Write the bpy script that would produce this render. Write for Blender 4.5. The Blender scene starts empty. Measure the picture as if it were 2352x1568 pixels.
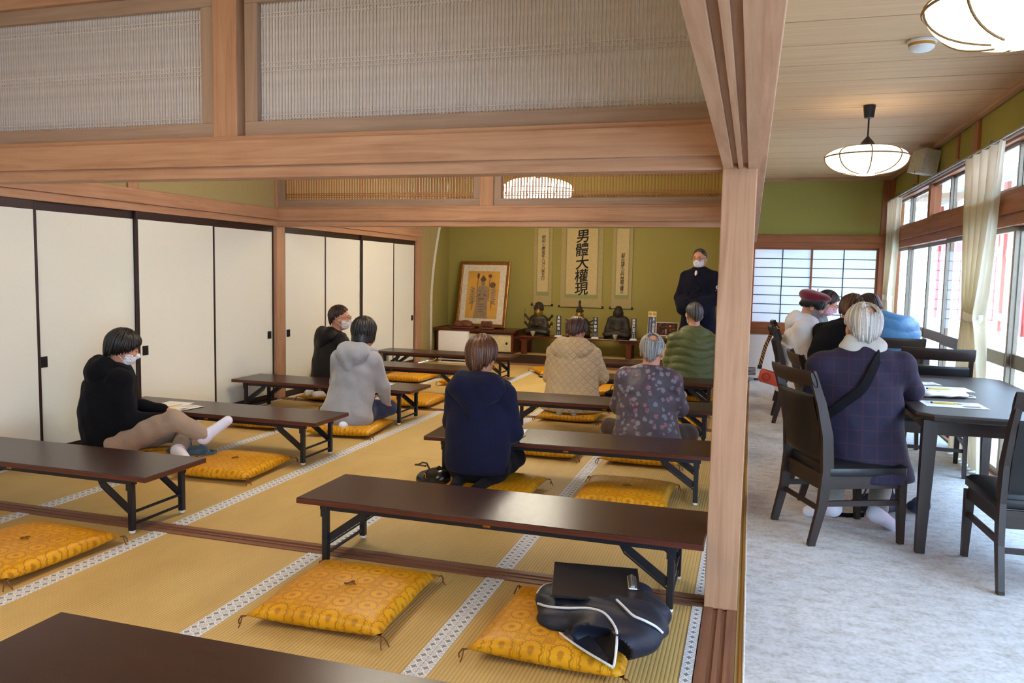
import bpy, bmesh, math, random
import numpy as np
from mathutils import Vector, Matrix
random.seed(7); np.random.seed(7)
sc = bpy.context.scene
COL = sc.collection
PI = math.pi

# ------------------------------------------------------------------ camera
def cam_axes(yaw, pitch, roll):
    F = Vector((-math.sin(yaw)*math.cos(pitch), math.cos(yaw)*math.cos(pitch), math.sin(pitch)))
    R0 = Vector((math.cos(yaw), math.sin(yaw), 0)); U0 = R0.cross(F)
    return R0*math.cos(roll)+U0*math.sin(roll), U0*math.cos(roll)-R0*math.sin(roll), F
R_, U_, F_ = cam_axes(0.2937, -0.0880, 0.0205)
camd = bpy.data.cameras.new('camera'); cam = bpy.data.objects.new('camera', camd); COL.objects.link(cam)
camd.sensor_width = 36; camd.lens = 36*1805.6/2352; camd.clip_start = .05
cam.matrix_world = Matrix(((R_.x,U_.x,-F_.x,0),(R_.y,U_.y,-F_.y,0),(R_.z,U_.z,-F_.z,1.3458),(0,0,0,1)))
sc.camera = cam

# ------------------------------------------------------------------ world, light, exposure
EXPOSURE = 0.04
SKY = 16.0
world = bpy.data.worlds.new('sky'); sc.world = world; world.use_nodes = True
bg = world.node_tree.nodes['Background']; bg.inputs[0].default_value = (0.50, 0.71, 1.0, 1); bg.inputs[1].default_value = SKY
sc.view_settings.view_transform = 'Standard'; sc.view_settings.look = 'None'
sc.view_settings.exposure = EXPOSURE; sc.view_settings.gamma = 1; sc.view_settings.use_curve_mapping = False
sc.cycles.max_bounces = 7; sc.cycles.adaptive_threshold = .02; sc.cycles.glossy_bounces = 3; sc.cycles.caustics_reflective = False; sc.cycles.caustics_refractive = False
def portal(loc, rot, sx, sy):
    l = bpy.data.lights.new('window_portal', 'AREA'); l.shape = 'RECTANGLE'; l.size = sx; l.size_y = sy; l.cycles.is_portal = True
    o = bpy.data.objects.new('window_portal', l); COL.objects.link(o); o.location = loc; o.rotation_euler = rot
XW = 1.68                                    # plane of the window wall
portal((XW+.12, 3.4, 1.15), (0, PI/2, 0), 2.3, 14.8)

# ------------------------------------------------------------------ materials
def S(r, g, b):
    f = lambda c: (c/255/12.92) if c <= 10 else ((c/255+.055)/1.055)**2.4
    return (f(r), f(g), f(b), 1)
class NT:
    def __init__(s, name):
        s.m = bpy.data.materials.new(name); s.m.use_nodes = True; s.t = s.m.node_tree
        s.b = s.t.nodes['Principled BSDF']; s.out = s.t.nodes['Material Output']
    def n(s, typ, **kw):
        nd = s.t.nodes.new('ShaderNode'+typ)
        for k, v in kw.items(): setattr(nd, k, v)
        return nd
    def l(s, a, b): s.t.links.new(a, b)
    def math(s, op, a, b=None, c=None, clamp=False):
        nd = s.n('Math', operation=op, use_clamp=clamp)
        for i, v in enumerate((a, b, c)):
            if v is None: continue
            if isinstance(v, (int, float)): nd.inputs[i].default_value = v
            else: s.l(v, nd.inputs[i])
        return nd.outputs[0]
    def coord(s, kind='Object', scale=(1,1,1), loc=(0,0,0), rot=(0,0,0)):
        tc = s.n('TexCoord'); mp = s.n('Mapping')
        mp.inputs['Scale'].default_value = scale; mp.inputs['Location'].default_value = loc; mp.inputs['Rotation'].default_value = rot
        s.l(tc.outputs[kind], mp.inputs[0]); return mp.outputs[0]
    def noise(s, vec, scale=5, detail=4, rough=.55, dist=0):
        nd = s.n('TexNoise'); nd.inputs['Scale'].default_value = scale; nd.inputs['Detail'].default_value = detail
        nd.inputs['Roughness'].default_value = rough; nd.inputs['Distortion'].default_value = dist
        s.l(vec, nd.inputs['Vector']); return nd.outputs[0]
    def ramp(s, fac, stops):
        nd = s.n('ValToRGB'); e = nd.color_ramp.elements
        while len(e) < len(stops): e.new(.5)
        for el, (p, c) in zip(e, stops): el.position = p; el.color = c
        s.l(fac, nd.inputs[0]); return nd.outputs[0]
    def mix(s, fac, a, b, blend='MIX'):
        nd = s.n('Mix', data_type='RGBA', blend_type=blend)
        if isinstance(fac, (int, float)): nd.inputs[0].default_value = fac
        else: s.l(fac, nd.inputs[0])
        for i, v in ((6, a), (7, b)):
            if isinstance(v, tuple): nd.inputs[i].default_value = v
            else: s.l(v, nd.inputs[i])
        return nd.outputs[2]
    def bump(s, h, strength=.3, dist=.002):
        nd = s.n('Bump'); nd.inputs['Strength'].default_value = strength; nd.inputs['Distance'].default_value = dist
        s.l(h, nd.inputs['Height']); s.l(nd.outputs[0], s.b.inputs['Normal'])
    def base(s, c, rough=.6, metal=0, spec=.5):
        if isinstance(c, tuple): s.b.inputs['Base Color'].default_value = c
        else: s.l(c, s.b.inputs['Base Color'])
        if isinstance(rough, (int, float)): s.b.inputs['Roughness'].default_value = rough
        else: s.l(rough, s.b.inputs['Roughness'])
        s.b.inputs['Metallic'].default_value = metal; s.b.inputs['Specular IOR Level'].default_value = spec
        return s.m
def lerp(a, b, t): return tuple(x+(y-x)*t for x, y in zip(a, b))
def dark(c, k): return (c[0]*k, c[1]*k, c[2]*k, 1)
def plain(name, c, rough=.6, metal=0, spec=.5, var=.12, scale=30, bump=0, sheen=0):
    t = NT(name); v = t.coord(); n = t.noise(v, scale, 3)
    col = t.ramp(n, [(.3, dark(c, 1-var)), (.7, dark(c, 1+var))]); t.base(col, rough, metal, spec)
    if bump: t.bump(n, bump, .003)
    if sheen: t.b.inputs['Sheen Weight'].default_value = sheen
    return t.m
def wood(name, c1, c2, axis='X', rough=.5, grain=1.0, spec=.35, blotch=.0):
    t = NT(name); sv = {'X': (1.2, 26, 26), 'Y': (26, 1.2, 26), 'Z': (26, 26, 1.2)}[axis]
    v = t.coord(scale=tuple(a*grain for a in sv)); n = t.noise(v, 1.0, 5, .6, 1.2)
    v2 = t.coord(scale=tuple(a*4*grain for a in sv)); n2 = t.noise(v2, 1.6, 3, .6)
    col = t.ramp(n, [(.28, c1), (.52, lerp(c1, c2, .6)), (.75, c2)])
    col = t.mix(t.math('MULTIPLY', n2, .28), col, dark(c1, .72))
    if blotch:
        big = t.noise(t.coord(), 2.2, 4, .6); col = t.mix(t.math('MULTIPLY', t.math('SUBTRACT', big, .42, clamp=True), blotch*3, clamp=True), col, dark(c2, 1.12))
    t.base(col, rough, 0, spec); t.bump(n2, .12, .001); return t.m
HC1, HC2 = S(164, 118, 86), S(203, 160, 125)
M = {}
for ax in 'XYZ':
    M['hinoki'+ax] = wood('aged_cypress_'+ax, HC1, HC2, ax, .52, 1, .3, .25)
    M['frame'+ax] = wood('dull_cypress_'+ax, S(150, 124, 104), S(180, 154, 132), ax, .55, 1, .3, .1)
    M['dark'+ax] = wood('black_lacquer_'+ax, S(40, 24, 22), S(58, 37, 33), ax, .35, 1, .5)
    M['red'+ax] = wood('red_brown_lacquer_'+ax, S(70, 28, 18), S(112, 52, 30), ax, .25, 1, .5)
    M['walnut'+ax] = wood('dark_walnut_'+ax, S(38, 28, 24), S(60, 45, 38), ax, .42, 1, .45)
    M['laminate'+ax] = wood('table_laminate_'+ax, S(44, 26, 23), S(66, 41, 36), ax, .27, 1.3, .38)
    M['slat'+ax] = wood('cedar_slat_'+ax, S(140, 84, 48), S(198, 146, 92), ax, .5, .8, .3)
    M['sill'+ax] = wood('worn_sill_'+ax, S(110, 72, 52), S(150, 105, 80), ax, .5, 1, .3, .2)
    M['window'+ax] = wood('window_timber_'+ax, S(140, 82, 46), S(190, 120, 74), ax, .5, 1, .35)
M['edge'] = wood('table_edge_band', S(66, 30, 22), S(104, 52, 38), 'X', .3, 1.5, .5)
M['paper'] = plain('fusuma_paper', S(235, 238, 224), .75, 0, .2, .015, 120, .04)
M['plaster'] = plain('sand_plaster', S(176, 162, 112), .9, 0, .1, .06, 220, .25)
M['olive'] = plain('olive_plaster', S(164, 153, 84), .9, 0, .1, .06, 260, .25)
M['board'] = wood('ceiling_board', S(204, 162, 122), S(226, 186, 144), 'X', .6, .6, .2)
M['black'] = plain('black_metal', S(38, 38, 42), .38, .3, .5, .1)
M['blackgloss'] = plain('black_leather', S(26, 25, 27), .33, 0, .5, .15, 60, .05)
M['alu'] = plain('bronze_aluminium', S(128, 116, 100), .38, .6, .5, .08)
M['white'] = plain('white_plastic', S(232, 232, 230), .4, 0, .5, .02)
M['grey'] = plain('grey_plastic', S(150, 150, 150), .5)
M['gold'] = plain('gilt', S(190, 140, 60), .3, .9, .5, .2, 40)
M['sheetpaper'] = plain('sheet_paper', S(240, 240, 238), .7, 0, .2, .02, 60)
M['foot'] = plain('clear_foot', S(225, 225, 220), .3)
M['steel'] = plain('steel', S(190, 190, 190), .25, .9)
M['backing'] = plain('plain_room_plaster', S(200, 186, 150), .9, 0, .1, .05, 80)
def mat_tatami():
    t = NT('tatami_rush'); tc = t.n('TexCoord'); sp = t.n('SeparateXYZ'); t.l(tc.outputs['Object'], sp.inputs[0])
    x, y = sp.outputs[0], sp.outputs[1]
    rib = t.math('ABSOLUTE', t.math('SINE', t.math('MULTIPLY', x, PI/.0145)))
    rib = t.math('POWER', rib, .5)
    fib = t.noise(t.coord(scale=(30, 900, 1)), 1, 2)
    big = t.noise(t.coord(scale=(3, 1.1, 1)), 1.2, 4)
    sc_ = t.noise(t.coord(scale=(160, 6, 1)), 1, 2)
    col = t.ramp(t.math('ADD', t.math('MULTIPLY', big, .6), t.math('MULTIPLY', fib, .4)), [(.3, S(194, 163, 98)), (.55, S(212, 183, 115)), (.8, S(226, 200, 134))])
    col = t.mix(t.math('MULTIPLY', t.math('SUBTRACT', 1, rib), .55), col, S(162, 126, 68))
    col = t.mix(t.math('GREATER_THAN', sc_, .77), col, S(226, 204, 156))
    t.base(col, .55, 0, .35); t.bump(t.math('ADD', rib, t.math('MULTIPLY', fib, .25)), .55, .003); return t.m
M['tatami'] = mat_tatami()
def mat_heri():
    t = NT('brocade_border'); tc = t.n('TexCoord'); sp = t.n('SeparateXYZ'); t.l(tc.outputs['Object'], sp.inputs[0])
    P = .0415
    fx = t.math('SUBTRACT', t.math('FRACT', t.math('ADD', t.math('DIVIDE', sp.outputs[0], P), .5)), .5)
    fy = t.math('SUBTRACT', t.math('FRACT', t.math('DIVIDE', sp.outputs[1], P)), .5)
    r = t.math('SQRT', t.math('ADD', t.math('MULTIPLY', fx, fx), t.math('MULTIPLY', fy, fy)))
    ring = t.math('LESS_THAN', t.math('ABSOLUTE', t.math('SUBTRACT', r, .44)), .07)
    inner = t.math('LESS_THAN', t.math('ABSOLUTE', t.math('SUBTRACT', r, .24)), .035)
    core = t.math('LESS_THAN', r, .11)
    disc = t.math('LESS_THAN', r, .42)
    col = t.mix(disc, S(138, 140, 140), S(190, 194, 197))
    col = t.mix(t.math('MAXIMUM', ring, t.math('MAXIMUM', inner, core)), col, S(236, 238, 240))
    t.base(col, .6, 0, .3); t.bump(ring, .3, .001); return t.m
M['heri'] = mat_heri()
def mat_zabuton():
    t = NT('gold_brocade'); tc = t.n('TexCoord'); sp = t.n('SeparateXYZ'); t.l(tc.outputs['Object'], sp.inputs[0])
    P = .105
    def cell(ox, oy):
        fx = t.math('SUBTRACT', t.math('FRACT', t.math('ADD', t.math('DIVIDE', sp.outputs[0], P), ox)), .5)
        fy = t.math('SUBTRACT', t.math('FRACT', t.math('ADD', t.math('DIVIDE', sp.outputs[1], P), oy)), .5)
        return fx, fy
    fx, fy = cell(0, 0)
    r = t.math('SQRT', t.math('ADD', t.math('MULTIPLY', fx, fx), t.math('MULTIPLY', fy, fy)))
    band = lambda a, c, w: t.math('LESS_THAN', t.math('ABSOLUTE', t.math('SUBTRACT', a, c)), w)
    ang = t.math('ARCTAN2', fy, fx); pet = t.math('MULTIPLY', t.math('SINE', t.math('MULTIPLY', ang, 16)), .025)
    circ = t.math('MAXIMUM', band(t.math('ADD', r, pet), .36, .035), t.math('MAXIMUM', t.math('LESS_THAN', t.math('ADD', r, pet), .11), band(r, .45, .008)))
    gx, gy = cell(.5, .5)
    sq = t.math('MAXIMUM', t.math('ABSOLUTE', gx), t.math('ABSOLUTE', gy))
    sqr = t.math('MAXIMUM', band(sq, .17, .015), t.math('MAXIMUM', band(sq, .115, .013), band(sq, .055, .014)))
    pat = t.math('MAXIMUM', circ, sqr)
    n = t.noise(t.coord(), 6, 3)
    col = t.ramp(n, [(.3, S(206, 142, 14)), (.7, S(232, 170, 26))])
    col = t.mix(t.math('MULTIPLY', pat, .7), col, S(158, 100, 14))
    t.base(col, t.math('SUBTRACT', .48, t.math('MULTIPLY', pat, .12)), 0, .35)
    t.bump(t.math('ADD', t.math('MULTIPLY', pat, .4), t.noise(t.coord(), 22, 3)), .35, .003); return t.m
M['zabuton'] = mat_zabuton()
def mat_translucent(name, c, k, clear=0.0):
    t = NT(name); d = t.n('BsdfDiffuse'); tr = t.n('BsdfTranslucent'); mx = t.n('MixShader')
    d.inputs[0].default_value = c; tr.inputs[0].default_value = c; mx.inputs[0].default_value = k
    t.l(d.outputs[0], mx.inputs[1]); t.l(tr.outputs[0], mx.inputs[2]); o = mx.outputs[0]
    if clear:
        tp = t.n('BsdfTransparent'); m2 = t.n('MixShader'); m2.inputs[0].default_value = clear
        t.l(o, m2.inputs[1]); t.l(tp.outputs[0], m2.inputs[2]); o = m2.outputs[0]
    t.l(o, t.out.inputs[0]); return t.m
M['shoji'] = mat_translucent('shoji_paper', S(236, 240, 244), .36)
M['veil'] = mat_translucent('frosted_sheet', S(236, 234, 234), .35, .62)
M['paleslat'] = plain('pale_grey_slat', S(196, 188, 182), .7)
M['rpaper'] = mat_translucent('transom_paper', S(246, 245, 244), .3)
def mat_glass():
    t = NT('window_glass'); tp = t.n('BsdfTransparent'); gl = t.n('BsdfGlossy'); gl.inputs['Roughness'].default_value = .01
    fr = t.n('Fresnel'); ge = t.n('NewGeometry'); t.l(t.math('ADD', 1.5, t.math('MULTIPLY', ge.outputs['Backfacing'], -.8333)), fr.inputs[0]); mx = t.n('MixShader')
    tp.inputs[0].default_value = (.94, .96, .95, 1)
    t.l(fr.outputs[0], mx.inputs[0]); t.l(tp.outputs[0], mx.inputs[1]); t.l(gl.outputs[0], mx.inputs[2]); t.l(mx.outputs[0], t.out.inputs[0]); return t.m
M['glass'] = mat_glass()
def mat_emit(name, c, s):
    t = NT(name); e = t.n('Emission'); e.inputs[0].default_value = c; e.inputs[1].default_value = s; t.l(e.outputs[0], t.out.inputs[0]); return t.m
def mat_carpet():
    t = NT('pale_carpet'); n = t.noise(t.coord(), 420, 3); n2 = t.noise(t.coord(scale=(3, 5, 1)), 4, 5)
    n3 = t.noise(t.coord(), 60, 4)
    col = t.ramp(t.math('ADD', t.math('MULTIPLY', n2, .55), t.math('MULTIPLY', n3, .45)), [(.34, S(170, 168, 162)), (.5, S(198, 199, 200)), (.66, S(214, 215, 218))])
    t.base(col, .95, 0, .1); t.bump(t.math('ADD', n, n3), .5, .004); return t.m
M['carpet'] = mat_carpet()

# ------------------------------------------------------------------ mesh helpers
class MB:
    def __init__(s): s.v = []; s.f = []; s.mi = []
    def add(s, vs, fs, mi=0):
        b = len(s.v); s.v += [tuple(v) for v in vs]; s.f += [tuple(b+i for i in f) for f in fs]; s.mi += [mi]*len(fs); return s
    def box(s, x0, x1, y0, y1, z0, z1, mi=0, c=0.0):
        if c <= 0:
            vs = [(x, y, z) for z in (z0, z1) for y in (y0, y1) for x in (x0, x1)]
            return s.add(vs, [(0,2,3,1),(4,5,7,6),(0,1,5,4),(2,6,7,3),(0,4,6,2),(1,3,7,5)], mi)
        c = min(c, (x1-x0)*.45, (y1-y0)*.45, (z1-z0)*.45)
        bm = bmesh.new(); bmesh.ops.create_cube(bm, size=1)
        for v in bm.verts: v.co = Vector((x0+(v.co.x+.5)*(x1-x0), y0+(v.co.y+.5)*(y1-y0), z0+(v.co.z+.5)*(z1-z0)))
        bmesh.ops.bevel(bm, geom=bm.edges[:], offset=c, segments=2, affect='EDGES', profile=.5)
        bm.verts.index_update(); s.add([v.co[:] for v in bm.verts], [[v.index for v in f.verts] for f in bm.faces], mi); bm.free(); return s
    def tube(s, pts, r, n=8, cap=True, mi=0, flat=1.0, up=None):
        pts = [Vector(p) for p in pts]; m = len(pts); rs = r if isinstance(r, (list, tuple)) else [r]*m
        vs = []; prev = None
        for i, p in enumerate(pts):
            d = (pts[min(i+1, m-1)]-pts[max(i-1, 0)]).normalized()
            if prev is None:
                a = Vector(up) if up else (Vector((0,0,1)) if abs(d.z) < .9 else Vector((1,0,0)))
                a = (a-d*a.dot(d)).normalized()
            else:
                a = (prev-d*prev.dot(d)); a = a.normalized() if a.length > 1e-6 else prev
            prev = a; b = d.cross(a)
            for k in range(n):
                t = 2*PI*k/n; vs.append(p+a*(math.cos(t)*rs[i]*flat)+b*(math.sin(t)*rs[i]))
        fs = [(i*n+k, i*n+(k+1)%n, (i+1)*n+(k+1)%n, (i+1)*n+k) for i in range(m-1) for k in range(n)]
        if cap: fs += [tuple(range(n-1, -1, -1)), tuple((m-1)*n+k for k in range(n))]
        return s.add(vs, fs, mi)
    def sweep(s, pts, w, h, up=(0,0,1), mi=0):
        """rectangular bar along a path; w across, h along up; w,h scalars or lists"""
        pts = [Vector(p) for p in pts]; m = len(pts); vs = []
        ws = w if isinstance(w, (list, tuple)) else [w]*m; hs = h if isinstance(h, (list, tuple)) else [h]*m
        for i, p in enumerate(pts):
            d = (pts[min(i+1, m-1)]-pts[max(i-1, 0)]).normalized(); u = Vector(up); u = (u-d*u.dot(d)).normalized(); b = d.cross(u)
            for sx, sy in ((-1,-1),(1,-1),(1,1),(-1,1)): vs.append(p+b*(sx*ws[i]/2)+u*(sy*hs[i]/2))
        fs = [(i*4+k, i*4+(k+1)%4, (i+1)*4+(k+1)%4, (i+1)*4+k) for i in range(m-1) for k in range(4)]+[(3,2,1,0), tuple((m-1)*4+k for k in range(4))]
        return s.add(vs, fs, mi)
    def lathe(s, prof, n=24, c=(0,0,0), mi=0, cap=True):
        vs = [(c[0]+r*math.cos(2*PI*k/n), c[1]+r*math.sin(2*PI*k/n), c[2]+z) for r, z in prof for k in range(n)]
        m = len(prof); fs = [(i*n+k, i*n+(k+1)%n, (i+1)*n+(k+1)%n, (i+1)*n+k) for i in range(m-1) for k in range(n)]
        if cap:
            if prof[0][0] > 1e-5: fs.append(tuple(range(n-1, -1, -1)))
            if prof[-1][0] > 1e-5: fs.append(tuple((m-1)*n+k for k in range(n)))
        return s.add(vs, fs, mi)
    def prism(s, poly, axis, a0, a1, mi=0):
        """extrude a 2-D polygon; axis = the extruded axis; poly given in the other two axes in order"""
        n = len(poly)
        def P(p, a): return {'X': (a, p[0], p[1]), 'Y': (p[0], a, p[1]), 'Z': (p[0], p[1], a)}[axis]
        vs = [P(p, a0) for p in poly]+[P(p, a1) for p in poly]
        return s.add(vs, [tuple(range(n-1, -1, -1)), tuple(range(n, 2*n))]+[(i, (i+1) % n, n+(i+1) % n, n+i) for i in range(n)], mi)
    def grid(s, fn, nu, nv, mi=0, wrap_u=False):
        vs = [fn(i/(nu-(0 if wrap_u else 1)), j/(nv-1)) for j in range(nv) for i in range(nu)]
        fs = [(j*nu+i, j*nu+(i+1) % nu, (j+1)*nu+(i+1) % nu, (j+1)*nu+i) for j in range(nv-1) for i in range(nu if wrap_u else nu-1)]
        return s.add(vs, fs, mi)
    def mesh(s, name, mats, smooth=False, angle=None):
        me = bpy.data.meshes.new(name); me.from_pydata(s.v, [], s.f)
        for m in (mats if isinstance(mats, (list, tuple)) else [mats]): me.materials.append(m)
        if any(s.mi): me.polygons.foreach_set('material_index', s.mi)
        bm = bmesh.new(); bm.from_mesh(me); bmesh.ops.recalc_face_normals(bm, faces=bm.faces[:]); bm.to_mesh(me); bm.free()
        if smooth:
            me.polygons.foreach_set('use_smooth', [True]*len(me.polygons))
            if angle: me.set_sharp_from_angle(angle=angle)
        return me
    def build(s, name, mats, parent=None, smooth=False, angle=.7):
        return link(name, s.mesh(name, mats, smooth, angle if smooth else None), parent)
def link(name, me, parent=None):
    o = bpy.data.objects.new(name, me); COL.objects.link(o)
    if parent is not None: o.parent = parent
    return o
def tag(o, label, cat, group=None):
    o['label'] = label; o['category'] = cat
    if group: o['group'] = group
    return o
def struct(o, label=None):
    o['kind'] = 'structure'
    if label: o['label'] = label
    return o
def thing(name, label, cat, loc=(0,0,0), rz=0, group=None):
    o = bpy.data.objects.new(name, None); COL.objects.link(o); o.location = loc; o.rotation_euler = (0,0,rz); o.empty_display_size = .1
    return tag(o, label, cat, group)
def sempty(name, label=None):
    o = bpy.data.objects.new(name, None); COL.objects.link(o); o.empty_display_size = .1; return struct(o, label)
def dup(root, loc, rz, label, group=None):
    r = root.copy(); COL.objects.link(r); r.location = loc; r.rotation_euler = (0, 0, rz); r['label'] = label
    if group: r['group'] = group
    for ch in list(root.children):
        c = ch.copy(); COL.objects.link(c); c.parent = r
        for g in list(ch.children):
            d = g.copy(); COL.objects.link(d); d.parent = c
    return r
def B(name, m, x0, x1, y0, y1, z0, z1, parent=None, c=.003):
    return MB().box(x0, x1, y0, y1, z0, z1, 0, c).build(name, m, parent)

GLYPHS = {}
def load_glyphs(chars):
    """outlines of the characters used on scrolls and signs, unit size"""
    for c in dict.fromkeys(chars):
        for bold in ((0.0, .012) if c not in '男體大權現' else (.016,)):
            cu = bpy.data.curves.new('lettering', 'FONT'); cu.body = c; cu.size = 1; cu.offset = bold; cu.resolution_u = 4
            o = bpy.data.objects.new('lettering', cu); COL.objects.link(o)
            dg = bpy.context.evaluated_depsgraph_get(); me = bpy.data.meshes.new_from_object(o.evaluated_get(dg))
            bpy.data.objects.remove(o); bpy.data.curves.remove(cu)
            v = np.array([(p.co.x, p.co.y) for p in me.vertices]) if len(me.vertices) else np.zeros((0, 2))
            if len(v): v = v-(v.min(0)+v.max(0))/2
            GLYPHS[c, bold > 0] = (v, [tuple(p.vertices) for p in me.polygons]); bpy.data.meshes.remove(me)
load_glyphs('男體大權現明和七庚寅年六月八癸丑日前天台座主一品公啓親王書之馬頭観音千手観音阿弥陀如来八世紀作仏像・軸の撮影禁止ご遠慮くださいますようお願い')
# ================================================================== THE SETTING
XL, XP0, XP1 = -4.60, -0.128, 0.002          # left wall face, pillar row
Y0, Y1, YE = 3.20, 6.95, 10.92               # two partitions, end of the tatami
KT, NT_, CZ = 1.76, 1.93, 2.64               # lintel underside, top of the rail above it, ceiling

# ---- floor: mats with their brocade borders, the timber sills, boards under the carpet
floor = sempty('floor', 'tatami floor with patterned brocade borders and timber sills')
MW = .8905
mat_cache = {}
def tatami(xi, y0, y1):
    x1 = XP0-.002-xi*MW; x0 = x1-MW; L = y1-y0-.003
    key = round(L, 3)
    if key not in mat_cache:
        a = MB().box(.0, MW-.002, 0, L, -.05, 0, 0, .003).mesh('tatami_mat', M['tatami'])
        b = MB().box(0, .0415, 0, L, -.02, .0025, 0, .001).mesh('border', M['heri'])
        mat_cache[key] = (a, b)
    a, b = mat_cache[key]
    o = link('tatami_mat', a, floor); o.location = (x0, y0, 0)
    for k, dx in enumerate((0, MW-.0435)):
        e = link('border', b, o); e.location = (dx+.0002, 0, 0)
for xi in range(5):
    for (a, b) in ((.30, 1.5), (1.5, Y0), (Y0+.12, 5.13), (5.13, Y1), (Y1+.12, 8.995), (8.995, YE)): tatami(xi, a, b)
B('under_floor', M['backing'], XL-.1, 1.9, -4.4, 12.4, -.12, -.052, floor, 0)
B('tatami_behind', M['tatami'], XL, XP0, -4.3, .298, -.05, 0, floor)
def sill_x(y0):
    mb = MB(); w = .12
    for a, b, z in ((0, .034, .003), (.034, .052, -.004), (.052, .068, .002), (.068, .086, -.004), (.086, w, .003)): mb.box(XL, XP0-.001, y0+a, y0+b, -.05, z)
    return mb.build('sill', M['sillX'], floor)
sill_x(Y0); sill_x(Y1)
mb = MB()
for a, b, z in ((0, .038, .006), (.038, .056, -.002), (.056, .074, .005), (.074, .092, -.002), (.092, .13, .006)): mb.box(XP0+a, XP0+b, -4.3, YE+.1, -.05, z)
mb.build('sill', M['sillY'], floor)
B('threshold_board', M['sillX'], XL-.02, XP0, YE, YE+.02, -.05, .03, floor, .002)
B('tatami_strip', M['tatami'], XP1+.001, .3, -4.3, YE, -.05, -.012, floor, 0)
ca = MB().box(.032, XW-.06, -4.3, YE-.02, -.012, .004, 0, .003).build('carpet', M['carpet'])
MB().tube([(.032, -4.3, .003), (.032, YE-.02, .003)], .0045, 6).build('bound_edge', plain('carpet_binding', S(216, 208, 196), .9), ca)
tag(ca, 'pale grey carpet laid along the window side of the room', 'carpet')

# ---- pillars
def post(name, x0, x1, y0, y1, z0, z1): return struct(MB().box(x0, x1, y0, y1, z0, z1, 0, .004).build(name, M['hinokiZ']))
post('pillar', XP0, XP1, Y0, Y0+.13, 0, 2.7)
post('pillar', XP0, XP1, Y1, Y1+.13, 0, 2.7)
post('pillar', XP0, XP1, YE-.0, YE+.13, 0, 2.7)
post('pillar', XL-.13, XL, Y1-.0, Y1+.14, 0, CZ)
post('pillar', XL-.13, XL, Y0, Y0+.13, 0, CZ)
post('pillar', XL-.13, XL, 10.45, 10.585, 0, CZ)

# ---- lintel assemblies
def lintel_x(n, y0, x0, x1):
    r = sempty('trim_%d' % n, 'pale cypress lintel with rail carrying the transom')
    B('lintel', M['hinokiX'], x0, x1, y0+.008, y0+.112, KT, 1.815, r)
    B('rail', M['hinokiX'], x0, x1, y0-.022, y0+.142, 1.812, NT_, r, .004)
    B('transom_sill', M['hinokiX'], x0, x1, y0+.0, y0+.12, NT_, 1.953, r)
    return r
T1_ = lintel_x(1, Y0, XL, XP0+.004); T2_ = lintel_x(2, Y1, XL, XP0+.004)
def frame4(r, x0, x1, y0, y1, z0, z1, w, m='frame'):
    B('frame_rail', M[m+'X'], x0, x1, y0, y1, z0, z0+w, r); B('frame_rail', M[m+'X'], x0, x1, y0, y1, z1-w, z1, r)
    B('frame_stile', M[m+'Z'], x0, x0+w, y0, y1, z0+w, z1-w, r); B('frame_stile', M[m+'Z'], x1-w, x1, y0, y1, z0+w, z1-w, r)
# near transom: pale lattice over paper
slat_a = MB().box(-.0035, .0035, -.004, .004, 2.0, 2.56).mesh('slat', M['paleslat'])
for n, (x0, x1) in enumerate(((XL+.05, -2.475), (-2.303, -.138))):
    r = sempty('trim_%d' % (3+n), 'transom panel of fine pale lattice over white paper')
    frame4(r, x0, x1, Y0+.025, Y0+.095, 1.953, 2.625, .068)
    MB().add([(x0+.06, Y0+.066, 2.0), (x1-.06, Y0+.066, 2.0), (x1-.06, Y0+.066, 2.56), (x0+.06, Y0+.066, 2.56)], [(0, 1, 2, 3)]).build('backing_paper', M['rpaper'], r)
    k = 0; x = x0+.075
    while x < x1-.07:
        o = link('slat', slat_a, r); o.location = (x, Y0+.058, 0); x += .0166
    for zz in (2.035, 2.053, 2.253, 2.272, 2.291, 2.496, 2.514):
        B('lattice_bar', M['paleslat'], x0+.06, x1-.06, Y0+.055, Y0+.061, zz-.003, zz+.003, r, 0)
post('trim_5', -2.466, -2.335, Y0+.008, Y0+.125, NT_+.001, 2.7)
post('trim_6', -2.445, -2.315, Y1+.008, Y1+.125, NT_+.001, 2.7)
# far transom: cedar comb lattice, open
slat_b = MB().box(-.0055, .0055, -.006, .006, 2.0, 2.56).mesh('slat', M['slatZ'])
for n, (x0, x1) in enumerate(((XL+.0, -2.447), (-2.312, -.138))):
    r = sempty('trim_%d' % (7+n), 'open cedar comb lattice transom')
    frame4(r, x0, x1, Y1+.025, Y1+.095, 1.953, 2.625, .068)
    x = x0+.078
    while x < x1-.07:
        o = link('slat', slat_b, r); o.location = (x, Y1+.06, 0); x += .0283
    for zz in (2.045, 2.062, 2.079, 2.29, 2.31, 2.50):
        B('lattice_bar', M['slatX'], x0+.06, x1-.06, Y1+.052, Y1+.058, zz-.004, zz+.004, r, 0)
for n, y in ((9, Y0), (10, Y1)):
    r = sempty('trim_%d' % n); B('head_beam', M['hinokiX'], XL, XP0+.004, y+.0, y+.13, 2.625, 2.78, r)
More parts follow.
